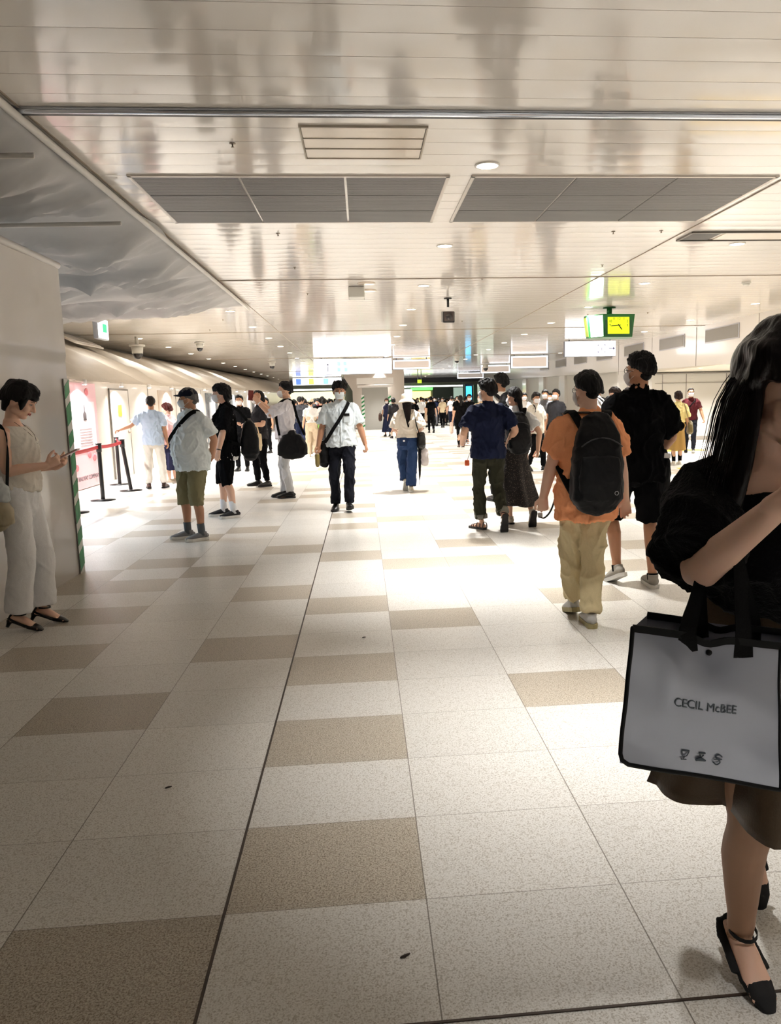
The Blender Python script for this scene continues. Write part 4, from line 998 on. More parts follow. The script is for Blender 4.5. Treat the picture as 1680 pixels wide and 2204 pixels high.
bk = mat('post_black', (22, 20, 20), .35); red = mat('belt_red', (214, 30, 44), .5)
PP = [((-4.196, 12.66), .0, 'black belt barrier post nearest camera, left of centre pair'), ((-4.717, 15.25), .0, 'black belt barrier post farthest back by the white door'), ((-4.16, 14.05), -.09, 'tilted black belt barrier post beside pointing man'), ((-4.116, 11.2), 0, 'black belt barrier post whose base peeks past the partition')]
for (x, y), tl, lb in PP:
    t = thing('barrier_post', lb, 'barrier post', (x, y, 0))
    a = Acc(); cyl(a, (0, 0, 0), .19, .012, 36); cyl(a, (0, 0, .012), .17, .012, 36, .05); obj('base', a, bk, t)
    a = Acc(); tube(a, [(0, 0, .02), (tl, 0, .82)], [.032, .032], ns=18); obj('pole', a, bk, t)
    a = Acc(); cyl(a, (tl, 0, .78), .042, .12, 24); cyl(a, (tl, 0, .90), .046, .018, 24); obj('belt_head', a, mat('post_head', (30, 28, 28), .3), t)
def belt(p, q, lb, s=.02):
    P = []
    for k in range(13):
        u = k / 12; P.append((p[0] + (q[0] - p[0]) * u, p[1] + (q[1] - p[1]) * u, p[2] + (q[2] - p[2]) * u - s * 4 * u * (1 - u)))
    a = Acc(); ribbon(a, P, .055, .003, (0, 0, 1)); o = obj('barrier_belt', a, red, None, True); o['label'] = lb; o['category'] = 'barrier belt'
belt((-4.116, 11.2, .84), (-4.196, 12.66, .86), 'red barrier belt stretched from partition to nearest black post', .01)
belt((-4.196, 12.66, .86), (-4.25, 14.05, .87), 'red barrier belt from nearest post to the tilted post', .02)
belt((-4.25, 14.05, .87), (-4.717, 15.25, .88), 'red barrier belt from tilted post back to the door post', .05)
# litter specks on the near floor
for (px, py, s, lb) in ((362, 1697, .010, 'tiny dark speck of litter on floor left of dark joint'), (872, 2062, .012, 'tiny dark litter crumb on bright floor in the foreground'), (783, 1373, .010, 'tiny faint speck of litter on floor before walking man')):
    g = floor_at(px, py); a = Acc(); tube(a, [(g[0] - s, g[1], .003), (g[0], g[1] + s * .4, .004), (g[0] + s, g[1] + s, .003)], [.0025, .0035, .002], ns=6); o = obj('litter', a, mat('litter_dark', (50, 38, 30)), None); o['label'] = lb; o['category'] = 'litter'
# cool light from the displays behind the partition, at the left
area((-4.6, 9.5, 2.9), .6, 70, (.72, .86, 1), rot=(0, 0, 0), shape='SQUARE', spread=2.4)
# ------------------------------------------------------------------ people of the photograph
white = cloth('white_cotton', (232, 232, 232)); offw = cloth('offwhite_cotton', (226, 220, 210)); black = mat('black_cloth', (6, 6, 8), .95, bump=.2, bscale=220, spec=.12); navy = cloth('navy_cloth', (18, 26, 52)); olive = cloth('olive_cloth', (128, 122, 92)); dkolive = cloth('dark_olive', (46, 46, 34)); khaki = cloth('khaki_cloth', (202, 186, 148)); orange = cloth('orange_cotton', (246, 166, 118)); ltblue = cloth('light_blue_cotton', (196, 212, 232)); bluew = cloth('blue_white_cotton', (232, 240, 244)); greyt = cloth('pale_grey_twill', (190, 190, 192)); denim = cloth('denim_blue', (36, 56, 92)); darkd = cloth('dark_denim', (16, 18, 28)); beige = cloth('beige_cloth', (200, 182, 158)); yellowt = cloth('pale_yellow_knit', (222, 208, 150)); maroon = cloth('dark_red_cotton', (70, 18, 24)); pink = cloth('pink_cotton', (224, 184, 184)); brownc = cloth('brown_satin', (98, 76, 52), .45); mustard = cloth('mustard_cloth', (158, 128, 76)); grey = cloth('grey_cloth', (92, 92, 96)); cream = cloth('cream_cloth', (222, 204, 170)); sand = cloth('sand_cloth', (180, 164, 132)); dkgrey = cloth('dark_grey_cloth', (42, 42, 46))
leather = mat('black_leather', (9, 9, 9), .35, bump=.1, bscale=90); brleather = mat('brown_leather', (64, 40, 30), .4); soleW = mat('sole_white', (222, 220, 214), .6); soleB = mat('sole_black', (18, 16, 16), .6); mesh_grey = mat('shoe_grey', (116, 116, 118), .8, bump=.3, bscale=400); mesh_black = mat('shoe_black', (22, 22, 24), .8, bump=.3, bscale=400); nylon = mat('black_nylon', (5, 5, 7), .6, bump=.4, bscale=40, spec=.22); beige_suede = mat('beige_suede', (176, 164, 146), .8); silver = mat('silver_grey', (170, 168, 164), .45); webbing = mat('black_webbing', (7, 7, 8), .8, bump=.3, bscale=300, spec=.15); skinm = lambda p: p.skin
def hv(x, y, z, **k): return dict(p=(x, y, z), **k)

def backpack(p, label, m, w=.30, h=.46, d=.17, zc=1.20, y0=-.155, logo=None, tail=True, group=None):
    t = p.carry('backpack', label, 'backpack', p.U(V3(0, y0 - d / 2, zc - h / 2)), group)
    U = p.U; a = Acc(); c = V3(0, y0 - d / 2, zc)
    pts = [(0, c[1], zc - h / 2), (0, c[1], zc - h * .42), (0, c[1], zc), (0, c[1] + .01, zc + h * .32), (0, c[1] + .03, zc + h / 2)]
    tube(a, U(np.array(pts)), [(w * .42, d * .40), (w * .52, d * .55), (w * .50, d * .5), (w * .44, d * .42), (w * .30, d * .28)], ns=32, pw=3.2)
    bag = p.put(t, 'bag_body', a, m, .008, 3, .007, fq=14)
    if p.lod < 2:
        a = Acc(); tube(a, U(np.array([(0, c[1] - d * .40, zc - h * .40), (0, c[1] - d * .46, zc - h * .2), (0, c[1] - d * .40, zc + h * .06)])), [(w * .40, d * .16), (w * .43, d * .22), (w * .38, d * .14)], ns=24, pw=3); p.put(t, 'front_pocket', a, m, .008, 2, .005, fq=16, parent=bag)
        a = Acc(); P = [U(V3(x, c[1] - d * .52 + .01 * abs(x) / w, zc + h * (.20 + .10 * (1 - (x / (w * .4)) ** 2)))) for x in np.linspace(-w * .4, w * .4, 9)]; tube(a, P, [.004] * 9, ns=6); p.put(t, 'zipper', a, mat('zip_black', (40, 40, 42), .3), parent=bag)
        if logo:
            a = Acc(); q = U(V3(w * .30, c[1] - d * .60, zc - h * .34)); n_ = 14; R = [q + V3(math.cos(u) * .012, 0, math.sin(u) * .012) for u in np.linspace(0, 2 * PI, n_)]; tube(a, R, [.002] * n_, ns=5); p.put(t, 'round_logo', a, mat('logo_grey', (150, 150, 150), .5), parent=bag)
        a = Acc(); tube(a, [U(V3(-.03, y0 - .02, zc + h / 2)), U(V3(0, y0 - .03, zc + h / 2 + .03)), U(V3(.03, y0 - .02, zc + h / 2))], [.006] * 3, ns=6); p.put(t, 'grab_loop', a, webbing)
    for sg in (-1, 1):
        sx = sg * .115 * (.6 + .4 * p.w)
        a = Acc(); P = spl([U(V3(sg * .07, y0 + .02, zc + h * .40)), U(V3(sx, -.075, 1.445)), U(V3(sx * 1.05, .02, 1.452)), U(V3(sx * 1.1, .105, 1.38)), U(V3(sx * 1.2, .14, 1.27)), U(V3(sx * 1.45, .09, 1.13)), U(V3(sx * 1.55, -.05, 1.07)), U(V3(sg * .13, y0, zc - h * .36))], 3)
        ribbon(a, P, .052, .012, (1, .0, 0)); p.put(t, 'shoulder_strap', a, webbing, sm=False)
    return t
def slingstrap(p, t, pts, w=.04, th=.004, side=(0, 0, 1), m=None, name='strap'):
    a = Acc(); P = spl([p.U(V3(*q)) for q in pts], 5); ribbon(a, P, w, th, side); return p.put(t, name, a, m or webbing, sm=False)
def softbag(p, name, label, cat, c, dims, m, rz=0, ry=0, pw=3.2, wr=.006, taper=.9, vox=.009, group=None):
    t = p.carry(name, label, cat, V3(c[0], c[1], c[2] - dims[2] / 2), group); a = Acc(); h = dims[2]
    P = [(0, 0, -h / 2 + .01), (0, 0, -h * .42), (0, 0, 0), (0, 0, h * .40), (0, 0, h / 2 - .005)]
    tube(a, P, [(dims[0] * .44, dims[1] * .40), (dims[0] * .5, dims[1] * .52), (dims[0] * .49 * (taper + .1), dims[1] * .5), (dims[0] * .48 * taper, dims[1] * .32), (dims[0] * .45 * taper, dims[1] * .14)], ns=28, pw=pw)
    v = a.V() @ rotY(ry).T @ rotZ(rz).T + V3(*c); b = Acc(); b.add(v, a.f); p.put(t, 'bag_body', b, m, vox, 2, wr, fq=14); return t
def pump(p, m, i=None, strap=True, heel=.06, big=False):
    for q, G in enumerate(p.legs):
        F = lambda x, y, z: p.FP(G, (x, y, z)); M = p.FM(G)
        a = Acc()      # low vamp, open instep
        tube(a, [F(0, .085, .020), F(0, .12, .022), F(0, .155, .018), F(0, .185, .013)], [(.040, .020), (.041, .022), (.036, .019), (.020, .010)], ref=M @ V3(1, 0, 0), ns=18)
        tube(a, [F(0, -.052, .028), F(0, -.045, .062)], [(.026, .012), (.026, .010)], ref=M @ V3(1, 0, 0), ns=16)
        for sx in (-1, 1): tube(a, [F(sx * .020, -.05, .040), F(sx * .034, -.02, .036), F(sx * .035, .03, .026), F(sx * .039, .085, .022)], [(.006, .018)] * 4, ref=(0, 0, 1) @ M.T, ns=10)
        tube(a, [F(0, -.055, .012), F(0, -.01, .016), F(0, .05, .008), F(0, .10, .004), F(0, .17, .005)], [(.026, .008), (.030, .006), (.030, .005), (.039, .005), (.028, .004)], ref=M @ V3(1, 0, 0), ns=14)
        sh = p.fin('shoe', a, m, .004, 2)
        a = Acc(); hb = F(0, -.048, .012); gz = hb.copy(); gz[2] = hb[2] - heel; gz[1] += 0; gz = hb + (M @ V3(0, -.008, -heel)) * 1.0
        tube(a, [hb, hb * .5 + gz * .5, gz], [(.024, .022), (.014, .014), (.011, .012)], ns=14, round1=False); p.fin('shoe_heel', a, m, parent=sh)
        if strap:
            k, an = G['knee'], G['ank']; u = _unit(k - an); P = []
            for w in np.linspace(0, 2 * PI, 17): P.append(F(.036 * math.sin(w), .006 + .040 * math.cos(w) + .004, .082 + .010 * math.cos(w)))
            a = Acc(); ribbon(a, P, .010, .003, (0, 0, 1)); p.fin('ankle_strap', a, m, sm=False, parent=sh)
LC = [floor_at(60, 1350), floor_at(425, 1165)]

# --- woman on the left reading her phone
p1 = Person('woman with short black hair in white sleeveless top and trousers, looking at her phone', (-2.27, 5.24, 0), -PI / 2 + .05, H=1.585, lod=0, female=True, skin='skin_pale', wide=1.02,
            feet=[(-.10, .05, .045, .30, .05), (.07, -.06, .045, .30, .1)], hands=[hv(-.055, .255, 1.115, dir=(.35, .8, .38), palm=(.6, 0, .8), el=(-.3, -.6, -1), curl=.75, thumb=.3), hv(.10, .235, 1.135, dir=(-.25, .85, .40), palm=(-.8, .1, .5), el=(.3, -.6, -1), curl=.8, thumb=.4)], head=(0.05, .50, 0), lean=.03, neckf=.015)
p1.body().facebits(closed=True).hair((16, 12, 12), front=.30, side=-.30, back=-.72, thick=.020, rough=.007, vol=(1.06, 1.08, 1.02), fr=16, extra=[([(.0, -.03, .03), (.0, .02, .075), (0, .075, .06)], [(.070, .06), (.072, .045), (.055, .028)]), ([(-.055, .03, .04), (-.066, .035, -.01), (-.062, .04, -.04)], [.028, .022, .008]), ([(.055, .03, .04), (.066, .035, -.01), (.062, .04, -.04)], [.028, .022, .008]), ([(0, -.06, 0), (0, -.075, -.05), (0, -.07, -.09)], [(.070, .045), (.060, .035), (.045, .02)])])
p1.tee(offw, hem=.985, ease=.018, cut=1.41, sl=0, name='sleeveless_top', wr=.008, flare=.012)
p1.pants(cloth('white_crepe', (230, 230, 232)), end=1.93, top=1.06, fit=1.08, cuff=1.7, knee=1.2, wr=.004, name='trousers')
pump(p1, leather, heel=.045)
a = Acc(); P = spl([p1.U(V3(-.05, .02, 1.44)), p1.U(V3(-.035, .11, 1.36)), p1.U(V3(0, .135, 1.30)), p1.U(V3(.035, .11, 1.36)), p1.U(V3(.05, .02, 1.44))], 4); tube(a, P, [.0016] * len(P), ns=5); ell(a, p1.U(V3(0, .142, 1.28)), (.008, .005, .016)); p1.fin('necklace', a, mat('necklace_dark', (70, 50, 40), .3))
t = p1.carry('smartphone', 'smartphone held in both hands by woman in white', 'phone', (.01, .34, 1.19)); a = Acc(); M = rotX(-.52) ; box(a, (.01, .362, 1.205), (.072, .150, .009), rotX(.45), .003); ph = p1.put(t, 'phone_case', a, mat('phone_pink', (196, 160, 150), .3)); a = Acc(); box(a, (.01, .360, 1.2105), (.064, .138, .002), rotX(.45)); p1.put(t, 'screen', a, mat('phone_screen', (60, 66, 74), .1), parent=ph, sm=False)
t = softbag(p1, 'shoulder_bag', 'beige shoulder bag with pale gathered top at hip of woman in white', 'bag', (.27, -.10, .86), (.13, .30, .24), mat('bag_beige', (150, 138, 112), .6), pw=2.6)
a = Acc(); tube(a, [(.27, -.10, .93), (.27, -.10, 1.0), (.26, -.10, 1.06)], [(.06, .14), (.065, .145), (.045, .10)], ns=22); p1.put(t, 'cloth_top', a, mat('bag_pale', (186, 190, 190), .6), .009, 2, .010, fq=22)
slingstrap(p1, t, [(.26, -.20, .95), (.22, -.16, 1.2), (.17, -.06, 1.42), (.20, .02, 1.32), (.25, .02, .98)], .025)

# --- old man in navy cap
g = floor_at(425, 1160)
p2 = Person('old man in navy cap, pale blue shirt and olive shorts, hands behind his back', g, 2.42, H=1.64, lod=0, wide=1.10, belly=.04, skin='skin_tan', lean=-.02,
            feet=[(-.115, .02, 0, 0, -.25), (.125, .03, 0, 0, .55)], hands=[hv(-.10, -.20, .93, dir=(1, -.1, -.3), palm=(0, 1, 0), el=(-1, -.5, 0), curl=.5), hv(.06, -.21, .90, dir=(-1, -.1, -.2), palm=(0, 1, 0), el=(1, -.4, 0), curl=.5)], head=(-.82, .02, 0))
p2.body(cov='short').facebits(mouth=False).hair((150, 148, 146), front=.2, side=-.22, back=-.66, thick=.008, rough=.004).maskit((226, 234, 240))
def cap(p, m, rgb=None):
    a = Acc(); v, f = ico(4); keep = v * V3(.094, .115, .098)
    q = v * V3(.090, .110, .090) + V3(0, -.006, .042); q[:, 2] = np.maximum(q[:, 2], .036 + .02 * (q[:, 1] < -.06))
    a.add(np.array([p.HP(x) for x in q]), f); c = p.fin('cap', a, m)
    b = Acc(); nx = 13; V = []; 
    for s_, dz in ((0, 0), (1, .007)):
        for r in range(5):
            for k in range(nx):
                u = -1 + 2 * k / (nx - 1); y = .070 + (.045 * (1 - u * u) ** .5) * 0 + (r / 4) * .085 * math.sqrt(max(0, 1 - (u * .92) ** 2)) - .035 * u * u; V.append(p.HP((u * .072, y, .058 - .016 * u * u - (r / 4) * .012 + dz)))
    w = nx * 5; F = []
    for r in range(4):
        for k in range(nx - 1): o = r * nx + k; F += [(o, o + 1, o + nx + 1, o + nx), (w + o, w + o + nx, w + o + nx + 1, w + o + 1)]
    ed = [k for k in range(nx)] + [r * nx + nx - 1 for r in range(1, 5)] + [4 * nx + k for k in range(nx - 2, -1, -1)] + [r * nx for r in range(3, 0, -1)]
    for j in range(len(ed)): x, y = ed[j], ed[(j + 1) % len(ed)]; F.append((x, y, w + y, w + x))
    b.add(V, F); p.fin('cap_peak', b, m, parent=c)
cap(p2, cloth('cap_navy', (22, 24, 40)))
p2.tee(bluew, hem=.80, ease=.024, sl=.80, slw=1.12, wr=.012, flare=.012).collar(offw).pants(olive, end=1.22, fit=1.10, cuff=1.28, wr=.011, name='shorts').sneaker(mesh_grey, soleW, lace=mat('lace_grey', (90, 90, 92)), sockm=cloth('sock_grey', (88, 94, 98)), sockh=.07, thick=.034)
a = Acc()
for k in range(6): cyl(a, p2.U(V3(0, (.165, .196, .219, .228, .218, .198)[k], 1.29 - k * .085)), .006, .004, 10, axis=1)
ribbon(a, [p2.U(V3(0, y, z)) for y, z in ((.125, 1.38), (.168, 1.28), (.202, 1.17), (.226, 1.06), (.214, .95), (.190, .84))], .034, .004, (1, 0, 0)); p2.fin('button_placket', a, bluew, parent=p2.topobj)
t = p2.carry('sling_bag', 'black crossbody strap bag worn by man in navy cap', 'bag', (.27, -.05, .90))
a = Acc(); tube(a, [(.265, -.08, .86), (.27, -.08, .94), (.265, -.08, 1.02)], [(.03, .09), (.035, .10), (.03, .09)], ns=20); p2.put(t, 'bag_body', a, nylon, .009, 2)
slingstrap(p2, t, [(.25, -.10, 1.0), (.24, .06, 1.02), (.13, .205, 1.12), (.02, .180, 1.26), (-.10, .115, 1.40), (-.12, .02, 1.455), (-.10, -.09, 1.42), (.03, -.15, 1.25), (.22, -.14, 1.02)], .045, side=[(0, .3, 1)] * 60 and (.3, 0, 1))

# --- young man in black with white socks
g = floor_at(496, 1112)
p3 = Person('young man with shaggy black hair in oversized black tee and shorts, facing left', g, 1.75, H=1.72, lod=0, skin='skin_pale', wide=1.0,
            feet=[(-.12, -.05, 0, 0, .25), (.12, .08, 0, 0, -.1)], hands=[hv(-.25, .10, .88, dir=(.1, .25, -1), palm=(.8, -.4, 0), curl=.35), hv(.22, .16, .90)], head=(-.10, .0, 0), neckf=.02)
p3.body(cov='short').facebits(mouth=False).hair((12, 11, 12), front=.18, side=-.35, back=-.95, thick=.020, rough=.012, fr=15, vol=(1.05, 1.03, 1.03), extra=[([(0, -.05, .02), (0, -.075, -.06), (0, -.085, -.13)], [(.078, .055), (.070, .04), (.035, .014)])]).maskit((236, 236, 240))
p3.tee(white, hem=.755, ease=.010, sl=0, name='undershirt', flare=.012).tee(black, hem=.80, ease=.03, sl=.95, slw=1.2, wr=.012, drape=.02).pants(black, end=1.15, fit=1.12, cuff=1.25, name='shorts').sneaker(mesh_black, soleW, lace=mat('lace_black', (20, 20, 20)), sockm=cloth('sock_white', (224, 224, 226)), sockh=.10, thick=.034)
a = Acc(); A = p3.arms[0]; ad = _unit(A['wr'] - A['el']); tube(a, [A['wr'] - ad * .02, A['wr'] - ad * .008], [.030, .030], ns=18, round0=False, round1=False); p3.fin('wristband', a, leather)
t = softbag(p3, 'black_bag', 'large black bag on the back of young man in black', 'bag', (.02, -.30, 1.02), (.34, .22, .46), nylon, pw=5, taper=1.0)
slingstrap(p3, t, [(-.10, -.30, 1.22), (-.13, -.13, 1.42), (-.13, .02, 1.44), (-.12, .14, 1.25), (-.2, .06, 1.05), (-.12, -.24, .92)], .035)

# --- man in light blue shirt pointing to the door
g = floor_at(337, 1051)
hd = floor_at(337, 1051); 
p4_ = Person('man seen from behind in light blue shirt and white trousers, left arm stretched out', g, .22, H=1.645, lod=1, skin='skin_tan', feet=[(-.13, 0, 0, 0, .1), (.14, -.02, 0, 0, .3)], hands=[hv(-.56, .16, 1.12, el=(-.2, -.3, -1), dir=(-.9, .3, -.2), palm=(0, 0, -1), curl=.5), hv(.25, .02, .86)], head=(.05, 0, 0))
p4_.body().hair((62, 54, 50), back=-.66, thick=.010).tee(ltblue, hem=.82, ease=.022, sl=.8, slw=1.1, wr=.012).collar(ltblue).pants(offw, cuff=1.15).sneaker(brleather, soleB)
# --- red-haired woman behind the cap man
q5 = at(362, 900, 15.2)
p5 = Person('red-haired woman in pink top and dark skirt, half hidden behind man in cap', (q5[0], 15.2, 0), 1.2, H=1.52, lod=1, female=True, skin='skin_pale', head=(.1, .2, 0))
p5.body(cov='none').hair((110, 34, 26), front=.35, side=-.55, back=-.8, thick=.022).tee(pink, hem=.86, ease=.03, sl=.9, slw=1.3).skirt(cloth('navy_skirt', (22, 24, 50)), hem=.30, w1=.26, d1=.22).sneaker(beige_suede, soleW)
# --- man in black v-neck with tote
g = floor_at(566, 1046)
p6 = Person('man in black v-neck and black trousers with white mask, tote on his arm', g, 2.05, H=1.695, lod=1, skin='skin', feet=[(-.14, -.04, 0, 0, .2), (.14, .04, 0, 0, .2)], hands=[hv(-.16, .26, 1.12, dir=(.4, 1, .05), palm=(.2, 0, -1), el=(-.6, -.6, -1), curl=.5), hv(.13, .26, 1.12, dir=(-.5, 1, .0), palm=(0, 0, 1), el=(.6, -.6, -1), curl=.5)], head=(-.55, .0, 0))
p6.body().facebits(mouth=False).hair((20, 16, 16), front=.52, thick=.014).maskit((240, 240, 240)).tee(cloth('charcoal_knit', (34, 34, 38)), hem=.86, sl=.8, wr=.010).pants(black).sneaker(leather, soleB)
t = p6.carry('tote_bag', 'cream canvas tote hanging from arm of man in black v-neck', 'bag', (-.22, .20, .70)); a = Acc(); tube(a, [(-.24, .18, .68), (-.24, .18, .75), (-.24, .18, .96)], [(.035, .10), (.035, .115), (.012, .11)], ns=22, pw=3); p6.put(t, 'bag_body', a, cream, .009, 2, .006, fq=16)
for x in (-.255, -.225): slingstrap(p6, t, [(x, .11, .95), (x, .14, 1.08), (x + .02, .17, 1.15), (x, .20, 1.08), (x, .24, .95)], .02, side=(1, 0, 0), m=cream, name='handle')
# --- staff man in black polo
q = at(517, 900, 17.6)
p7 = Person('man in black polo shirt and mask facing camera, standing behind young man in black', (q[0], 17.6, 0), 3.05, H=1.68, lod=1, skin='skin_tan')
p7.body().hair((16, 14, 14), thick=.010).facebits(mouth=False).maskit().tee(black, hem=.86, sl=.75).pants(black).sneaker(leather, soleB)
a = Acc(); box(a, p7.U(V3(-.07, .135, 1.30)), (.045, .006, .012)); p7.fin('name_badge', a, white, sm=False, parent=p7.topobj)
# --- man photographing with his phone
g = floor_at(621, 1071)
p8 = Person('man in white shirt and pale grey trousers raising his phone to photograph', g, 1.62, H=1.79, lod=0, skin='skin', wide=.95, lean=-.08, feet=[(-.06, -.03, 0, 0, .05), (.08, .06, 0, 0, .05)], hands=[hv(-.10, .36, 1.42, dir=(.1, .55, .85), palm=(.8, .2, 0), el=(-.3, -.3, -1), curl=.5), hv(.02, .37, 1.45, dir=(-.1, .3, 1), palm=(-1, .1, 0), el=(.4, -.3, -1), curl=.5)], head=(0, .0, 0), neckf=.01)
p8.body().facebits(mouth=False).hair((18, 16, 20), thick=.016, back=-.6).maskit((232, 226, 228)).tee(cloth('white_shirting', (226, 222, 228)), hem=.90, ease=.026, sl=1.05, slw=1.15, wr=.013).collar(white).pants(greyt, fit=.93, cuff=1.15, wr=.012).sneaker(leather, soleB, name='loafer', thick=.02)
a = Acc(); A = p8.arms[0]; ad = _unit(A['wr'] - A['el']); tube(a, [A['wr'] - ad * .035, A['wr'] - ad * .012], [.030, .030], ns=18, round0=False, round1=False); p8.fin('wristwatch', a, white)
t = p8.carry('smartphone', 'smartphone raised upright by man in white shirt', 'phone', (-.03, .47, 1.46)); a = Acc(); box(a, (-.03, .47, 1.53), (.012, .075, .15), rotX(.1), .004); p8.put(t, 'phone_case', a, mat('phone_red', (120, 50, 44), .3))
t = softbag(p8, 'messenger_bag', 'big black nylon messenger bag at hip of man in white shirt', 'bag', (-.17, -.10, .80), (.14, .42, .34), nylon, pw=5, ry=0, taper=1.0)
slingstrap(p8, t, [(-.17, -.28, .94), (-.12, -.17, 1.2), (-.10, -.09, 1.43), (-.10, .03, 1.45), (-.10, .12, 1.36), (-.14, .13, 1.18), (-.18, .08, .94)], .035, side=(0, 1, 0))
# --- face behind the raised phone
q = at(573, 900, 24); p9 = Person('man with dark hair standing far behind the raised phone', (q[0], 24, 0), 2.6, H=1.68, lod=2, skin='skin_tan'); p9.body().hair(thick=.01).tee(black).pants(black).sneaker(leather, soleB)
q = at(540, 1000, 19.5)
# --- woman in white hat and beige trousers, from behind
g = floor_at(673, 984)
p10 = Person('woman from behind in white cap, white tee and beige overall trousers', g, .05, H=1.60, lod=1, female=True, feet=[(-.09, .06, 0, 0, .1), (.09, -.08, .05, .4, .1)])
p10.body().hair((40, 24, 18), side=-.3, back=-.8, thick=.014)
a = Acc(); ell(a, p10.HP((0, -.015, .055)), (.098, .115, .085), p10.HM); p10.fin('cap', a, cloth('cap_cream', (240, 228, 200)))
p10.tee(white, hem=1.0, sl=.7).pants(beige, fit=1.05, cuff=1.7, knee=1.3, top=1.05).sneaker(cloth('shoe_white', (226, 222, 214)), soleW)
a = Acc(); tube(a, [(0, 0, .99), (0, 0, 1.04), (0, .0, 1.24)], [(.165, .118), (.158, .115), (.155, .125)], ns=24, round0=False, round1=False); p10.fin('bib_back', a, beige, .012, 1); a = Acc(); tube(a, [(0, 0, 1.045), (0, 0, 1.07)], [(.162, .120)] * 2, ns=24, round0=False, round1=False); p10.fin('belt', a, leather)
t = softbag(p10, 'green_bag', 'translucent green plastic bag carried by woman in white cap', 'bag', (.24, .02, 1.02), (.10, .14, .36), mat('bag_green', (150, 205, 110), .3), wr=.012); slingstrap(p10, t, [(.22, 0, 1.2), (.17, -.05, 1.40), (.15, .05, 1.40), (.22, .05, 1.2)], .02, m=beige)

# --- man in white shirt walking towards the camera
g = floor_at(740, 1098)
p11 = Person('masked man in white short-sleeved shirt walking towards camera in hall centre', g, PI + .03, H=1.725, lod=0, skin='skin_tan', wide=1.04,
             feet=[(-.07, .12, .02, -.22, .1), (.105, -.04, 0, 0, .15)], hands=[hv(-.325, .03, .86, el=(-.6, -1, 0), curl=.75), hv(.315, .06, .85, el=(.6, -1, 0), curl=1.0, dir=(.03, .05, -1), palm=(-.4, 1, 0))], head=(0, .06, 0))
p11.body().facebits(mouth=False).hair((16, 14, 15), front=.30, side=-.15, thick=.020, rough=.018, fr=11, vol=(1.05, 1.02, 1.06)).maskit((228, 234, 236)).tee(cloth('white_oxford', (218, 226, 230)), hem=.87, ease=.024, sl=.86, slw=1.18, wr=.011, flare=.008).collar(cloth('white_oxford', (218, 226, 230))).pants(darkd, fit=1.02, cuff=1.12, wr=.011).sneaker(leather, soleB, lace=mat('lace_black', (20, 20, 20)))
a = Acc(); ribbon(a, [p11.U(V3(.0, y, z)) for y, z in ((.112, 1.38), (.150, 1.28), (.157, 1.17), (.156, 1.06), (.158, .95), (.162, .885))], .026, .004, (1, 0, 0)); p11.fin('button_placket', a, MATS['white_oxford'], parent=p11.topobj)
a = Acc(); box(a, p11.U(V3(-.085, .150, 1.235)), (.085, .016, .10), None, .004); pk_ = p11.fin('chest_pocket', a, MATS['white_oxford'], sm=False, parent=p11.topobj)
t = p11.carry('pocket_phone', 'dark object sticking out of walking man\'s shirt pocket', 'phone', p11.U(V3(-.085, .146, 1.28))); a = Acc(); box(a, p11.U(V3(-.085, .158, 1.285)), (.07, .012, .035), None, .003); p11.put(t, 'phone_case', a, leather)
t = softbag(p11, 'shoulder_bag', 'black crossbody bag at right hip of walking man in white', 'bag', (.235, -.02, .78), (.14, .22, .30), nylon, pw=3)
slingstrap(p11, t, [(.22, .04, .92), (.165, .125, 1.0), (.10, .166, 1.10), (.01, .172, 1.23), (-.085, .125, 1.385), (-.115, .02, 1.45), (-.09, -.09, 1.41), (.03, -.14, 1.2), (.2, -.10, .95)], .045, side=(.8, 0, .6))
t = p11.carry('tea_bottle', 'small plastic bottle held low by the walking man in white', 'bottle', (.325, .07, .62)); a = Acc(); tube(a, [(.325, .085, .625), (.325, .085, .64), (.325, .08, .76)], [.026, .031, .031], ns=20); p11.put(t, 'bottle_body', a, mat('tea_green', (132, 116, 66), .25)); a = Acc(); tube(a, [(.325, .08, .76), (.325, .08, .79), (.325, .078, .815)], [.030, .018, .013], ns=16); p11.put(t, 'bottle_neck', a, mat('bottle_white', (214, 210, 200), .3))

# --- woman in bucket hat, from behind
g = floor_at(880, 1058)
p12 = Person('woman from behind in cream bucket hat, white blouse and wide blue jeans', g, .0, H=1.555, lod=0, female=True, skin='skin_pale', feet=[(-.055, .10, .10, .85, .05), (.035, -.02, 0, 0, .05)], hands=[hv(-.17, .20, 1.05, el=(-.5, -.8, -.4)), hv(.19, .18, 1.02, el=(.5, -.8, -.4), curl=.9)], head=(0, .05, 0))
p12.body().hair((30, 18, 16), side=-.5, back=-.9, thick=.012, extra=[([(0, -.05, 0), (0, -.095, -.10), (.005, -.125, -.26), (.01, -.135, -.44)], [(.080, .05), (.078, .035), (.05, .022), (.014, .008)])])
def bucket(p, m, s=1.0):
    a = Acc(); n = 40; prof = [(.001, .135), (.05, .133), (.083, .122), (.096, .10), (.104, .05), (.112, .030), (.150, -.012), (.158, -.030), (.153, -.033), (.108, .022), (.098, .05), (.09, .095), (.05, .125), (.001, .127)]
    V = []
    for r, z in prof:
        for k in range(n): u = 2 * PI * k / n; V.append(p.HP((math.cos(u) * r * s * .93, -.008 + math.sin(u) * r * s * 1.06, .015 + z * s + (.008 * math.sin(3 * u) if r > .13 else 0))))
    a.add(V, ring_faces(len(prof), n)); p.fin('bucket_hat', a, m, wr=.002)
bucket(p12, cloth('hat_cream', (220, 208, 188)))
bl = cloth('blouse_white', (236, 226, 212)); p12.tee(bl, hem=1.01, ease=.026, sl=.95, slw=1.3, wr=.014, name='blouse', fq=12)
a = Acc(); n = 60; V = []
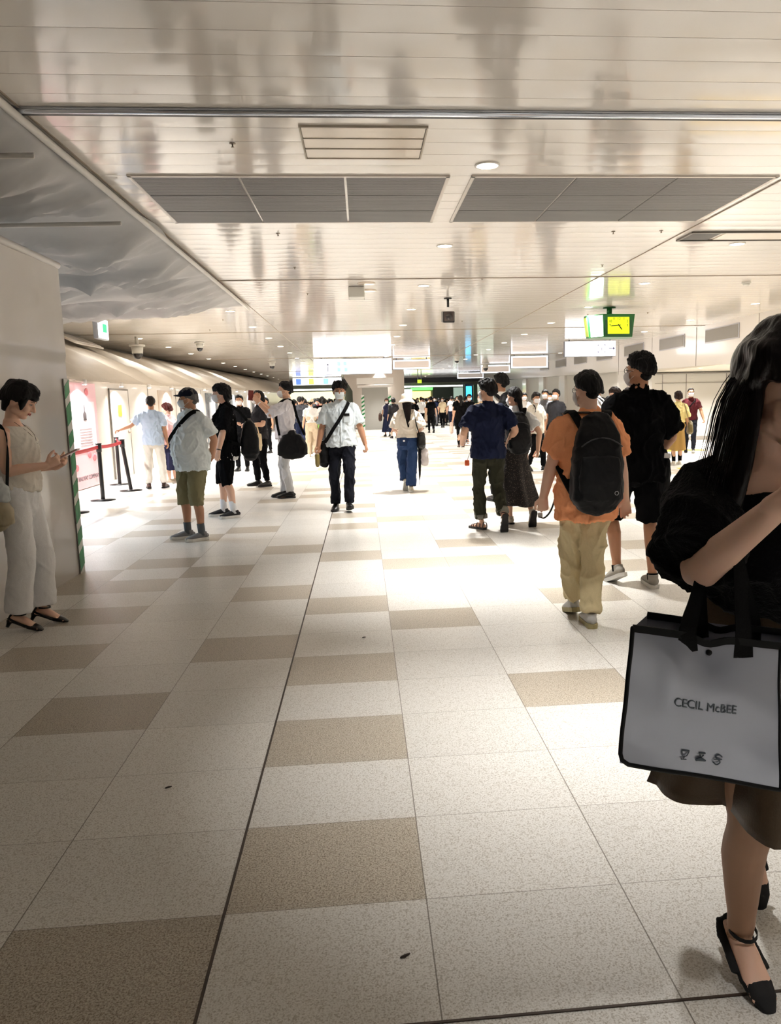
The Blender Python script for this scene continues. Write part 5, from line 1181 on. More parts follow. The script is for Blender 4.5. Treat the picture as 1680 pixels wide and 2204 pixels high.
for z, e in ((1.045, 0), (1.02, .022), (.985, .040), (.965, .045)):
    for k in range(n): u = 2 * PI * k / n; fo = 1 + (.05 * math.sin(u * 11) + .03 * math.sin(u * 17)) * e / .04; V.append((math.cos(u) * (.155 + e) * fo, math.sin(u) * (.118 + e) * fo, z))
a.add(V, ring_faces(4, n)); p12.fin('peplum', a, bl, parent=p12.topobj)
p12.pants(denim, end=1.92, top=1.02, fit=1.03, cuff=1.75, knee=1.35, wr=.010, name='jeans').sneaker(cloth('shoe_cream', (206, 196, 176)), soleW)
a = Acc(); box(a, (-.085, -.150, .90), (.13, .012, .15), rotX(.12), .005); pk_ = p12.fin('back_pocket', a, cloth('denim_dark', (26, 42, 74)), sm=False, parent=p12.botobj); a = Acc(); box(a, (-.075, -.161, .915), (.035, .005, .03)); p12.fin('white_label', a, white, sm=False, parent=pk_); a = Acc(); box(a, (-.07, -.140, .985), (.06, .006, .010)); p12.fin('waist_patch', a, white, sm=False, parent=p12.botobj)
t = softbag(p12, 'shoulder_bag', 'black leather shoulder bag of woman in cream bucket hat', 'bag', (.235, -.06, .92), (.16, .20, .24), leather, pw=2.4); slingstrap(p12, t, [(.20, -.14, 1.0), (.14, -.14, 1.25), (.125, -.05, 1.435), (.13, .05, 1.42), (.17, .12, 1.25), (.22, .03, 1.0)], .018)
t = p12.carry('folded_umbrella', 'long folded black umbrella hanging beside woman in bucket hat', 'umbrella', (.20, .02, .25)); a = Acc(); tube(a, [(.195, .0, .20), (.20, .0, .30), (.205, .0, .55), (.21, .0, .80), (.215, .02, .84)], [.004, .018, .028, .030, .012], ns=14); p12.put(t, 'canopy', a, nylon); a = Acc(); tube(a, [(.192, 0, .12), (.195, 0, .20)], [.004, .004], ns=8); p12.put(t, 'tip', a, silver); a = Acc(); tube(a, spl([(.215, .02, .84), (.22, .08, .92), (.22, .14, .99), (.20, .17, 1.0)], 3), [.007] * 10, ns=8); p12.put(t, 'handle', a, brleather)
t = softbag(p12, 'plastic_bag', 'thin white plastic carrier bag beside the folded umbrella', 'bag', (.29, .05, .66), (.14, .16, .34), mat('plastic_pale', (214, 206, 206), .25, bump=.3, bscale=25), wr=.014); slingstrap(p12, t, [(.28, .05, .8), (.25, .1, .92), (.22, .15, 1.0)], .02, m=MATS['plastic_pale'])

# --- pair before the pillar
q = at(833, 900, 33.5); p13 = Person('long-haired masked woman in navy top standing before the pillar', (q[0], 33.5, 0), 2.9, H=1.62, lod=1, female=True)
p13.body(cov='none').hair((84, 48, 34), front=.35, side=-.9, back=-1, thick=.02, extra=[([(0, -.05, 0), (0, -.09, -.15), (0, -.08, -.28)], [(.085, .06), (.09, .05), (.06, .03)])]).maskit().tee(white, hem=1.3, ease=.014).tee(cloth('navy_top', (30, 34, 62)), hem=.9, ease=.018, sl=0).skirt(navy, hem=.2, w1=.25, d1=.2).sneaker(leather, soleB)
t = softbag(p13, 'handbag', 'brown handbag held by woman before the pillar', 'bag', (.30, .1, .88), (.14, .3, .3), brleather); slingstrap(p13, t, [(.3, 0, 1.0), (.3, .08, 1.14), (.3, .18, 1.0)], .02)
q = at(847, 900, 31.5); p13b = Person('person with long dark hair in dark coat just right of navy-topped woman', (q[0], 31.5, 0), .2, H=1.62, lod=2, female=True); p13b.body().hair((28, 20, 18), side=-.9, back=-1, thick=.02).tee(dkgrey, hem=.8, sl=1.4).skirt(navy, hem=.35).sneaker(leather, soleB)
q = floor_at(992, 964); p14 = Person('woman from behind in black top and leggings carrying a pale bag', q, .05, H=1.60, lod=1, female=True, feet=[(-.07, 0, 0, 0, 0), (.07, -.03, 0, .0, 0)], hands=[hv(-.26, .02, .90, curl=.9), hv(.24, .15, 1.02)])
p14.body().hair((20, 16, 16), side=-.4, back=-.9, thick=.012, extra=[([(0, -.05, 0), (0, -.10, -.1), (0, -.10, -.2)], [(.05, .04), (.045, .03), (.03, .02)])]).tee(black, hem=.84, ease=.02, sl=.6).pants(black, fit=.85, cuff=.85, knee=.85).sneaker(brleather, soleW)
t = softbag(p14, 'plastic_bag', 'pale pinkish carrier bag hanging from woman in black leggings', 'bag', (-.31, .02, .68), (.12, .16, .34), mat('plastic_pink', (214, 190, 178), .4), wr=.01); slingstrap(p14, t, [(-.30, .02, .82), (-.29, .03, .92)], .02, m=MATS['plastic_pink'])

# --- man in navy shirt with sandals
g = floor_at(1052, 1140)
p15 = Person('man from behind in navy shirt and olive trousers, one sandal lifted mid-step', g, .12, H=1.66, lod=0, skin='skin', wide=1.02, feet=[(-.07, .06, 0, 0, .55), (.11, -.22, .10, 1.25, .05)], hands=[hv(-.27, .13, 1.00, el=(-.5, -1, -.2), dir=(.5, 1, .1), curl=.6), hv(.27, .10, .98, el=(.6, -1, 0), curl=.5)], head=(.42, .02, 0))
p15.body(); p15.facebits(mouth=False).hair((12, 11, 13), front=.4, side=-.15, back=-.72, thick=.020, rough=.006, vol=(1.04, 1.03, 1.03)).maskit().tee(cloth('navy_shirting', (16, 24, 50)), hem=.835, ease=.026, sl=.84, slw=1.2, wr=.010, flare=.006).collar(MATS['navy_shirting']).pants(dkolive, end=1.86, fit=1.03, cuff=1.25, wr=.012, cuffm=cloth('cuff_grey', (120, 118, 108)))
def sandal(p, m, sole):
    for G in p.legs:
        F = lambda x, y, z: p.FP(G, (x, y, z)); M = p.FM(G)
        b = Acc(); out = [(0, -.07), (.032, -.055), (.036, 0), (.034, .04), (.045, .10), (.047, .14), (.036, .18), (0, .20), (-.036, .18), (-.046, .13), (-.040, .08), (-.033, .02), (-.036, -.03), (-.03, -.058)]
        n = len(out); b.add([F(x, y, 0) for x, y in out] + [F(x, y, .026) for x, y in out], [(j, (j + 1) % n, n + (j + 1) % n, n + j) for j in range(n)] + [tuple(range(n))[::-1], tuple(range(n, 2 * n))]); s_ = p.fin('sandal_sole', b, sole, sm=False)
        for y0, y1, h in ((.15, .13, .042), (.115, .10, .055), (.08, .05, .072), (.03, -.01, .088), (-.04, -.055, .075)):
            c = Acc(); P = [F(.044 * math.cos(u), y0 + (y1 - y0) * u / PI, .018 + h * math.sin(u) * (.75 if y0 > 0 else 1)) for u in np.linspace(0, PI, 9)]; ribbon(c, P, .014, .004, tuple(M @ V3(0, 1, 0))); p.fin('sandal_strap', c, m, sm=False, parent=s_)
sandal(p15, brleather, soleB)
t = p15.carry('orange_charm', 'small orange pouch dangling at hip of man in navy shirt', 'key pouch', (-.245, .02, .76)); a = Acc(); box(a, (-.245, .02, .785), (.052, .03, .065), None, .01); p15.put(t, 'pouch', a, mat('pouch_orange', (226, 92, 40), .5)); a = Acc(); tube(a, [(-.24, .02, .82), (-.215, .0, .90)], [.004, .004], ns=6); p15.put(t, 'cord', a, silver)
# --- tall man behind them
q = at(1078, 900, 10.9); p16 = Person('tall man from behind in off-white shirt with dark bag strap', (q[0], 10.9, 0), .25, H=1.80, lod=1, skin='skin_tan', head=(.4, 0, 0))
p16.body().hair((16, 14, 14), thick=.018, rough=.012, back=-.6).tee(offw, hem=.84, sl=.9).pants(darkd).sneaker(leather, soleB); backpack(p16, 'dark backpack of tall man in off-white shirt', nylon)
# --- woman with backpack and patterned skirt
g = floor_at(1108, 1128)
p17 = Person('woman from behind in white tee and long dark speckled skirt, foot kicked up', g, .10, H=1.575, lod=0, female=True, skin='skin', feet=[(-.05, .05, 0, 0, .1), (.13, -.30, .10, 1.15, .0)], hands=[hv(-.24, .10, .98, curl=.6), hv(.30, -.02, .93, el=(.8, -1, 0), curl=.7)], head=(.38, .05, 0), twist=-.1)
p17.body(cov='none').facebits(mouth=False).hair((22, 14, 13), front=.42, side=-.05, back=-.45, thick=.014, rough=.004, extra=[([(0, -.07, .02), (.0, -.105, -.03), (.012, -.11, -.12), (.02, -.10, -.22)], [(.045, .04), (.038, .034), (.030, .026), (.010, .010)])]).maskit().tee(white, hem=.95, sl=.75, slw=1.1)
sp = mat('speckled_skirt', (26, 19, 17), .8); nt = sp.node_tree; b_ = nt.nodes['Principled BSDF']; vo = nt.nodes.new('ShaderNodeTexVoronoi'); vo.inputs['Scale'].default_value = 75; tc_ = nt.nodes['Texture Coordinate']; nt.links.new(tc_.outputs['Object'], vo.inputs['Vector']); cr = nt.nodes.new('ShaderNodeValToRGB'); cr.color_ramp.elements[0].position = .16; cr.color_ramp.elements[1].position = .24; cr.color_ramp.elements[0].color = (.30, .22, .18, 1); cr.color_ramp.elements[1].color = (.010, .007, .006, 1); nt.links.new(vo.outputs['Distance'], cr.inputs[0]); nt.links.new(cr.outputs[0], b_.inputs['Base Color'])
p17.skirt(sp, hem=.265, top=1.0, w1=.255, d1=.27, folds=7, fa=.022, off=(.03, -.07), name='long_skirt').sneaker(beige_suede, soleB, thick=.02)
backpack(p17, 'black backpack of woman in long speckled skirt', nylon, w=.29, h=.42, zc=1.17)

# --- woman/man in white tee coming, middle right
g = floor_at(1153, 1014); p18 = Person('masked person in loose white tee with red-lined bag walking past couple', g, -2.6, H=1.55, lod=1, skin='skin_tan', feet=[(-.08, .16, .03, -.2, 0), (.08, -.16, .06, .6, 0)], head=(-.35, .05, 0))
p18.body().hair((36, 24, 20), front=.35, thick=.02, rough=.008).facebits(mouth=False).maskit().tee(offw, hem=.82, ease=.035, sl=.95, slw=1.3).pants(black).sneaker(leather, soleB)
t = softbag(p18, 'red_lined_bag', 'dark red bag at hip of person in loose white tee', 'bag', (.25, .08, 1.02), (.12, .26, .26), mat('bag_dkred', (110, 34, 26), .5)); slingstrap(p18, t, [(.22, 0, 1.1), (.12, .12, 1.30), (.1, .02, 1.45), (.15, -.1, 1.3)], .03)
# --- man in orange tee
g = floor_at(1258, 1345)
p20 = Person('man from behind in orange tee and khaki trousers with black backpack', g, .0, H=1.605, lod=0, skin='skin_pale', wide=1.0, feet=[(-.015, .24, .03, .25, .0), (.03, -.03, 0, 0, .05)], hands=[hv(-.285, .10, .80, el=(-.5, -1, 0), curl=.85, dir=(-.02, .12, -1), palm=(.3, 1, 0)), hv(.275, -.02, .80, el=(.5, -1, 0), curl=.55, dir=(.08, 0, -1), palm=(-.3, -1, 0))], head=(.30, .08, 0), tilt=.02)
p20.body().facebits(mouth=False).hair((14, 12, 12), front=.42, side=-.15, back=-.60, thick=.010, rough=.004).maskit().glasses().tee(orange, hem=.745, ease=.024, sl=.82, slw=1.22, wr=.014, flare=.016, drape=.01).pants(khaki, end=1.93, fit=1.02, cuff=1.35, knee=1.15, wr=.014).sneaker(silver, mat('sole_olive', (150, 138, 96), .6), lace=mat('lace_grey', (90, 90, 92)), thick=.032)
backpack(p20, 'large black backpack with round logo on man in orange tee', nylon, w=.32, h=.54, d=.18, zc=1.135, y0=-.150, logo=True)
t = p20.carry('hand_strap', 'black strap held in left hand of man in orange tee', 'strap', (-.27, .10, .76)); a = Acc(); ribbon(a, spl([(-.17, .02, 1.08), (-.18, .05, .94), (-.21, .09, .80), (-.25, .12, .74), (-.285, .13, .745)], 5), .025, .005, (0, 1, 0)); p20.put(t, 'webbing_strap', a, webbing, sm=False); a = Acc(); box(a, (-.275, .145, .755), (.03, .03, .035), None, .005); p20.put(t, 'buckle', a, white)
a = Acc(); P = [p20.U(V3(math.sin(u) * .072, -.02 + math.cos(u) * .075, 1.448)) for u in np.linspace(PI * .25, PI * 1.75, 12)]; tube(a, P, [.008] * 12, ns=8); p20.fin('neck_headphones', a, mat('hp_silver', (40, 40, 42), .2))
# --- tall man in black
g = floor_at(1368, 1262)
p21 = Person('tall man from behind in black tee, black shorts and grey sneakers', g, -.04, H=1.745, lod=0, skin='skin_tan', wide=1.02, feet=[(-.115, .10, .045, .42, .28), (.115, -.03, 0, .0, .05)], hands=[hv(-.20, .26, 1.0, el=(-.4, -1, -.3)), hv(.24, .22, .98, el=(.5, -1, -.3))], head=(.62, -.02, 0))
p21.body(cov='short').facebits(mouth=False).hair((10, 10, 12), front=.48, side=.0, back=-.52, thick=.020, rough=.012, fr=16, vol=(1.03, 1.04, 1.04)).maskit().glasses((90, 40, 34)).tee(black, hem=.80, ease=.030, sl=.92, slw=1.25, wr=.014, drape=.01, flare=.008).pants(black, end=1.0, fit=1.08, cuff=1.05, name='shorts', wr=.010).sneaker(mat('shoe_greige', (150, 144, 134), .8, bump=.3, bscale=400), soleW, lace=white, sockm=black, sockh=-.03)
t = softbag(p21, 'waist_bag', 'black bag with white tag in front of tall man in black', 'bag', (.20, .08, .84), (.12, .2, .34), nylon); a = Acc(); box(a, (.165, -.152, .99), (.045, .006, .034), rotY(.1)); p21.put(t, 'white_tag', a, white, sm=False)
# --- group at the right wall
q = at(1284, 900, 13.2); p22 = Person('man with glasses in white shirt and dark backpack, facing left', (q[0], 13.2, 0), .9, H=1.70, lod=1, head=(.35, .03, 0)); p22.body().hair((14, 13, 14), thick=.016).glasses().tee(white, sl=.8).pants(black).sneaker(leather, soleB); backpack(p22, 'dark backpack of man with glasses in white shirt', nylon)
q = at(1324, 900, 11.6); p23 = Person('brown-haired woman in mask looking down left of tall black-tee man', (q[0], 11.6, 0), 2.0, H=1.585, lod=1, female=True, skin='skin_pale', head=(0, .25, 0)); p23.body(cov='none').facebits(mouth=False, closed=True).hair((58, 32, 24), front=.40, side=-.7, back=-.95, thick=.018, extra=[([(0, -.05, 0), (0, -.07, -.1), (0, -.06, -.16)], [(.085, .06), (.08, .05), (.06, .03)])]).maskit().tee(black, sl=.9, hem=.85).skirt(offw).sneaker(leather, soleB)
q = at(1352, 900, 14.5); p24 = Person('masked woman with dark brown hair peeking behind tall man in black', (q[0], 14.5, 0), 1.9, H=1.60, lod=2, female=True, skin='skin_pale', head=(0, .2, 0)); p24.body().hair((44, 26, 22), side=-.7, back=-.9, thick=.018).maskit().tee(beige).skirt(navy).sneaker(leather, soleB)
g = floor_at(1456, 1001); p25 = Person('woman from behind with bob in pale yellow top and mustard skirt', g, -.15, H=1.53, lod=1, female=True, feet=[(-.08, -.03, 0, 0, 0), (.09, .1, 0, 0, 0)]); p25.body(cov='none').hair((50, 24, 22), side=-.7, back=-.86, thick=.018).tee(yellowt, hem=1.0, ease=.03, sl=1.0, slw=1.3).skirt(mustard, hem=.36, top=1.06, w1=.20, d1=.18, folds=5, name='long_skirt').sneaker(offw, soleW); t = softbag(p25, 'handbag', 'olive handbag on shoulder of woman in pale yellow top', 'bag', (.28, .0, .88), (.12, .26, .26), mat('bag_olive', (110, 98, 62), .5)); slingstrap(p25, t, [(.24, -.1, 1.0), (.13, -.12, 1.36), (.13, .02, 1.45), (.24, .08, 1.1)], .018, m=MATS['bag_olive'])
for sg in (0, 1):
    G = p25.legs[sg]; a = Acc(); tube(a, [G['ank'] + V3(0, 0, -.02), G['ank'] * .4 + G['knee'] * .6], [.040, .052], ns=16); p25.fin('sock', a, black)
g = floor_at(1483, 975); p26 = Person('masked man in dark red shirt and dark jeans walking by right wall', g, 2.75, H=1.62, lod=1, skin='skin_tan', feet=[(-.09, .18, .02, -.2, 0), (.09, -.16, .06, .5, 0)], hands=[hv(-.33, .06, .90, curl=.8), hv(.26, .0, .88)], head=(.2, 0, 0)); p26.body().hair((50, 40, 36), front=.62, thick=.006).facebits(mouth=False).maskit().tee(maroon, hem=.88, sl=.78).collar(maroon).pants(darkd).sneaker(mesh_black, soleW)
t = p26.carry('crossbody_pouch', 'dark crossbody pouch strap of man in dark red shirt', 'bag', (.2, -.1, 1.0)); slingstrap(p26, t, [(.2, .05, 1.0), (.05, .15, 1.2), (-.1, .11, 1.38), (-.1, -.05, 1.44), (.05, -.14, 1.2), (.2, -.05, 1.0)], .03, side=(.6, 0, .8)); a = Acc(); box(a, (.2, -.12, 1.0), (.12, .05, .12), None, .02); p26.put(t, 'pouch', a, nylon)
# --- smaller figures between the couple and the right wall
for (px, Y, H_, face, top, bot, fem, lb) in ((1128, 22, 1.62, 3.0, white, beige, True, 'small masked woman in white far right of ponytail woman'), (1173, 19, 1.66, 2.7, grey, darkd, False, 'man in grey vest behind person in loose white tee'), (1183, 23, 1.60, 2.9, black, darkd, False, 'masked man in black half hidden behind man in grey'), (1196, 17, 1.64, 2.4, dkgrey, dkgrey, False, 'person in dark clothes left of the orange-tee man'), (1034, 20, 1.62, 2.8, cream, navy, True, 'woman in cream top with dark strap, left of navy-shirt man'), (1010, 27, 1.66, 3.1, black, black, False, 'masked man in black facing camera right of black-leggings woman'), (1040, 25, 1.66, .1, black, grey, False, 'person in black from behind by the green gate')):
    q = at(px, 900, Y); pp = Person(lb, (q[0], Y, 0), face, H=H_, lod=2, female=fem, skin='skin_tan' if not fem else 'skin'); pp.body().hair((24, 18, 16), thick=.014, side=-.5 if fem else -.2, back=-.9 if fem else -.82)
    if face > 2: pp.maskit()
    pp.tee(top, sl=.8); (pp.skirt(bot, hem=.4) if fem and bot is beige else pp.pants(bot)); pp.sneaker(leather, soleB)

# ------------------------------------------------------------------ the far crowd: copies of a few walkers with their own colours
protos = []
for i, (fem, face, ft) in enumerate(((False, 0, [(-.08, .12, 0, 0, 0), (.08, -.16, .07, .7, 0)]), (True, 0, [(-.07, -.14, .06, .6, 0), (.07, .12, 0, 0, 0)]), (False, PI, [(-.09, .14, .02, -.2, 0), (.09, -.14, .06, .5, 0)]), (True, PI, [(-.07, .1, 0, 0, 0), (.07, -.1, .03, .3, 0)]))):
    pp = Person('proto', (0, 0, 0), 0, H=1.62 if fem else 1.68, lod=2, female=fem, feet=ft); pp.body().hair((22, 18, 17), side=-.7 if fem else -.2, back=-.95 if fem else -.82, thick=.018 if fem else .012)
    if face: pp.maskit()
    pp.tee(black, sl=.8); pp.skirt(black, hem=.38, w1=.24, d1=.2) if (fem and i == 1) else pp.pants(black); pp.sneaker(leather, soleB); pp.root.name = 'person'; protos.append(pp)
rc = random.Random(42)
COL = dict(black=black, white=white, navy=navy, grey=grey, beige=beige, dark_red=maroon, cream=cream, dark_grey=dkgrey, light_blue=ltblue, brown=mustard)
TAKEN = [(float(o.location.x), float(o.location.y)) for o in bpy.data.objects if o.name.startswith('person') and o.type == 'EMPTY' and o.location.y > 15]
def crowd(px, Y, pi, top, bot, where, grp, jit=0):
    for k in range(60):
        q = at(px, 880, Y); ok = all((q[0] - a_) ** 2 + (Y - b_) ** 2 > .85 ** 2 for a_, b_ in TAKEN) and q[0] > -4.7 and not (-.9 < q[0] < 2.8 and 41.5 < Y < 46.3)
        if ok: break
        Y += .9
        if Y > 57.4: Y = 27 + (k % 7) * 2.3 if px < 760 else 44.5 + (k % 7) * .55; px += .8 if k % 2 else -.7
    if not ok: return
    TAKEN.append((q[0], Y))
    src = protos[pi]; c = copy_tree(src.root); c.name = 'person'; c.location = (q[0], Y, 0); c.rotation_euler = (0, 0, (PI if pi > 1 else 0) + rc.uniform(-.35, .35)); s_ = rc.uniform(.95, 1.03); c.scale = (s_, s_, s_)
    for ch in c.children:
        n_ = ch.name.split('.')[0]
        if n_ in ('shirt', 'trousers', 'skirt'): ch.material_slots[0].link = 'OBJECT'; ch.material_slots[0].material = COL[top if n_ == 'shirt' else bot]
    way = 'facing camera' if pi > 1 else 'from behind'
    c['label'] = 'person in %s, %s %s, %s %s' % (top.replace('_', ' '), bot.replace('_', ' '), 'skirt' if pi == 1 else 'trousers', way, where); c['group'] = grp + ', ' + c['label'][:40]
    return c
far = []
# left of the pillar
for i, px in enumerate((634, 640, 646, 650, 657, 661, 668, 676, 683, 688, 694, 699, 704, 709, 714, 628, 622, 690, 703, 645, 655, 698)):
    Y = [30, 41, 52, 36, 46, 55, 42, 50, 34, 57, 29, 45, 53, 38, 48, 44, 56, 27, 33, 26, 32, 24][i]
    crowd(px, Y, rc.choice((0, 0, 0, 1, 2)), rc.choice(('black', 'black', 'dark_red', 'black', 'white', 'dark_grey')), rc.choice(('black', 'dark_grey', 'navy')), 'in the crowd left of the pillar', 'crowd left of the pillar')
for i in range(34): crowd(621 + i * 3.05 + rc.uniform(-2, 2), rc.uniform(34, 57), rc.choice((0, 0, 1, 0, 2)), rc.choice(('black', 'black', 'dark_grey', 'navy', 'dark_red', 'grey')), rc.choice(('black', 'dark_grey', 'navy')), 'in the crowd left of the pillar', 'crowd left of the pillar')
for i in range(36): crowd(872 + i * 3.6 + rc.uniform(-2, 2), rc.uniform(46, 57), rc.choice((0, 0, 1, 2, 3)), rc.choice(('black', 'black', 'dark_grey', 'navy', 'white', 'grey')), rc.choice(('black', 'dark_grey', 'navy')), 'in the crowd before the ticket gates', 'crowd before the ticket gates')
# right of the pillar, the ones one can tell apart first
for px, Y, pi, top, bot, wh in ((927, 36, 0, 'black', 'black', 'ahead of the crowd right of pillar'), (906, 41, 0, 'white', 'black', 'left of the lone black-clad walker'), (892, 38, 1, 'black', 'beige', 'just right of the cream bucket hat'), (918, 44, 1, 'brown', 'beige', 'beside the man in white'), (952, 43, 3, 'cream', 'black', 'arms near face, among crowd at centre'), (964, 46, 0, 'dark_grey', 'dark_grey', 'mid-stride near the gates'), (975, 45, 2, 'dark_grey', 'navy', 'before the gates'), (882, 42, 0, 'grey', 'dark_grey', 'beside the pillar'), (984, 40, 2, 'black', 'black', 'left of woman in black leggings')):
    crowd(px, Y, pi, top, bot, wh, 'walkers right of the pillar')
for i, px in enumerate((873, 878, 886, 896, 900, 912, 921, 931, 936, 941, 946, 957, 960, 968, 971, 979, 987, 1004, 938, 950, 925, 991, 915, 889, 903)):
    Y = [50, 54, 48, 52, 46, 55, 49, 47, 53, 57, 50, 54, 48, 56, 51, 49, 53, 46, 43, 57, 56, 47, 51, 56, 57][i]
    crowd(px, Y, rc.choice((0, 0, 1, 2, 3)), rc.choice(('black', 'black', 'white', 'navy', 'dark_grey', 'light_blue', 'black')), rc.choice(('black', 'dark_grey', 'navy', 'grey')), 'in the crowd before the ticket gates', 'crowd before the ticket gates')
for pp in protos:
    for ch in list(pp.root.children_recursive): bpy.data.objects.remove(ch)
    bpy.data.objects.remove(pp.root)
# ------------------------------------------------------------------ the woman passing close by on the right
p27 = Person('nearest woman with long dark hair, black knit top and brown skirt at right edge', (.885, 1.60, 0), PI, H=1.56, lod=0, female=True, skin='skin_pale', lean=.28, tilt=.15,
             feet=[(-.20, -.38, .13, .95, .05), (-.02, -.10, .054, .38, -.05)], hands=[hv(-.10, .42, 1.33, el=(-1, -.2, -.9), dir=(.5, .4, .5), palm=(.3, -.8, .5), curl=.7), hv(.215, .43, 1.35, E=(.285, .245, 1.185), el=(1, -.15, -.8), dir=(-.7, .3, .45), palm=(-.3, -.8, .5), curl=.7)], head=(.05, .36, 0), neckf=.02, wide=.95)
p27.body(cov='full').facebits(closed=True)
tg = Acc()
for G in p27.legs:
    h, k, an = G['hip'], G['knee'], G['ank']; bk = V3(0, -.016, 0); P = spl([h, h * .5 + k * .5, k, k * .65 + an * .35 + bk, an * .85 + k * .15, an], 4)
    tube(tg, P, list(np.interp(np.linspace(0, 5, len(P)), range(6), [.088, .073, .055, .056, .037, .036])), ns=18)
    F = lambda *p: p27.FP(G, p); tube(tg, [F(0, -.035, .036), F(0, 0, .046), F(0, .06, .036), F(0, .11, .020), F(0, .14, .014)], [(.026, .029), (.030, .039), (.033, .030), (.033, .016), (.026, .008)], ref=p27.FM(G) @ V3(1, 0, 0), ns=14)
p27.fin('tights', tg, mat('tights_tan', (158, 120, 94), .6, bump=.05, bscale=500), .005, 2)
bd = lambda p, q: tuple(p.HM.T @ np.array(q, float))     # an offset given in body axes, as head coordinates
ex = [([bd(p27, q) for q in ((sg * .050, -.015, .085), (sg * .079, -.015, .03), (sg * .087, -.02, -.06), (sg * .098, -.03, -.16), (sg * .116, -.045, -.27), (sg * .125, -.04, -.38))], [(.034, .055), (.023, .060), (.022, .062), (.027, .062), (.032, .055), (.012, .03)]) for sg in (-1, 1)]
ex += [([bd(p27, q) for q in ((0, -.05, .06), (0, -.085, -.02), (0, -.10, -.16), (0, -.12, -.32), (0, -.12, -.44))], [(.07, .05), (.10, .05), (.115, .045), (.11, .035), (.06, .015)]), ([(0, .045, .095), (0, .088, .055), (0, .097, .024)], [(.060, .03), (.062, .014), (.058, .008)])]
p27.hair((26, 16, 15), front=.12, side=-.6, back=-1, thick=.020, rough=.004, vol=(1.06, 1.06, 1.05), extra=ex, tex='hair_long_brown')
hm = MATS['hair_long_brown']; hm.node_tree.nodes['Principled BSDF'].inputs['Roughness'].default_value = .3
a = Acc(); rs = random.Random(4)
for k in range(90):
    sg = 1 if k % 5 else -1; u = rs.uniform(-.5, 1); o = rs.uniform(0, .03)
    P = [p27.hc + V3(sg * (.06 + o * .4), -.03 + .06 * u, .07), p27.hc + V3(sg * (.104 + o), -.03 + .07 * u, -.02), p27.hc + V3(sg * (.124 + o * 1.2), -.04 + .06 * u, -.14), p27.hc + V3(sg * (.142 + o * 2.2), -.06 + .05 * u + rs.uniform(-.02, .02), -.27 - rs.uniform(0, .1))]
    P = spl(P, 3); tube(a, P, list(np.linspace(.0011, .0004, len(P))), ns=4)
p27.fin('loose_strands', a, hm, parent=p27.hairobj)
knit = mat('black_fuzzy_knit', (6, 6, 8), .95, bump=1.0, bscale=130, spec=.15)
knit.node_tree.nodes['Principled BSDF'].inputs['Sheen Weight'].default_value = .04
p27.tee(knit, hem=1.13, ease=.036, sl=.96, slw=1.25, wr=.010, name='knit_top', cut=1.37, neck=.075, drape=.015, fq=14)
brownc = cloth('brown_dark_satin', (72, 58, 42), .5)
p27.skirt(brownc, hem=.52, top=1.17, w0=.135, w1=.215, d1=.27, folds=5, fa=.040, off=(-.02, -.12), seed=1.2)
pump(p27, mat('black_suede', (8, 8, 9), .8), heel=.065)
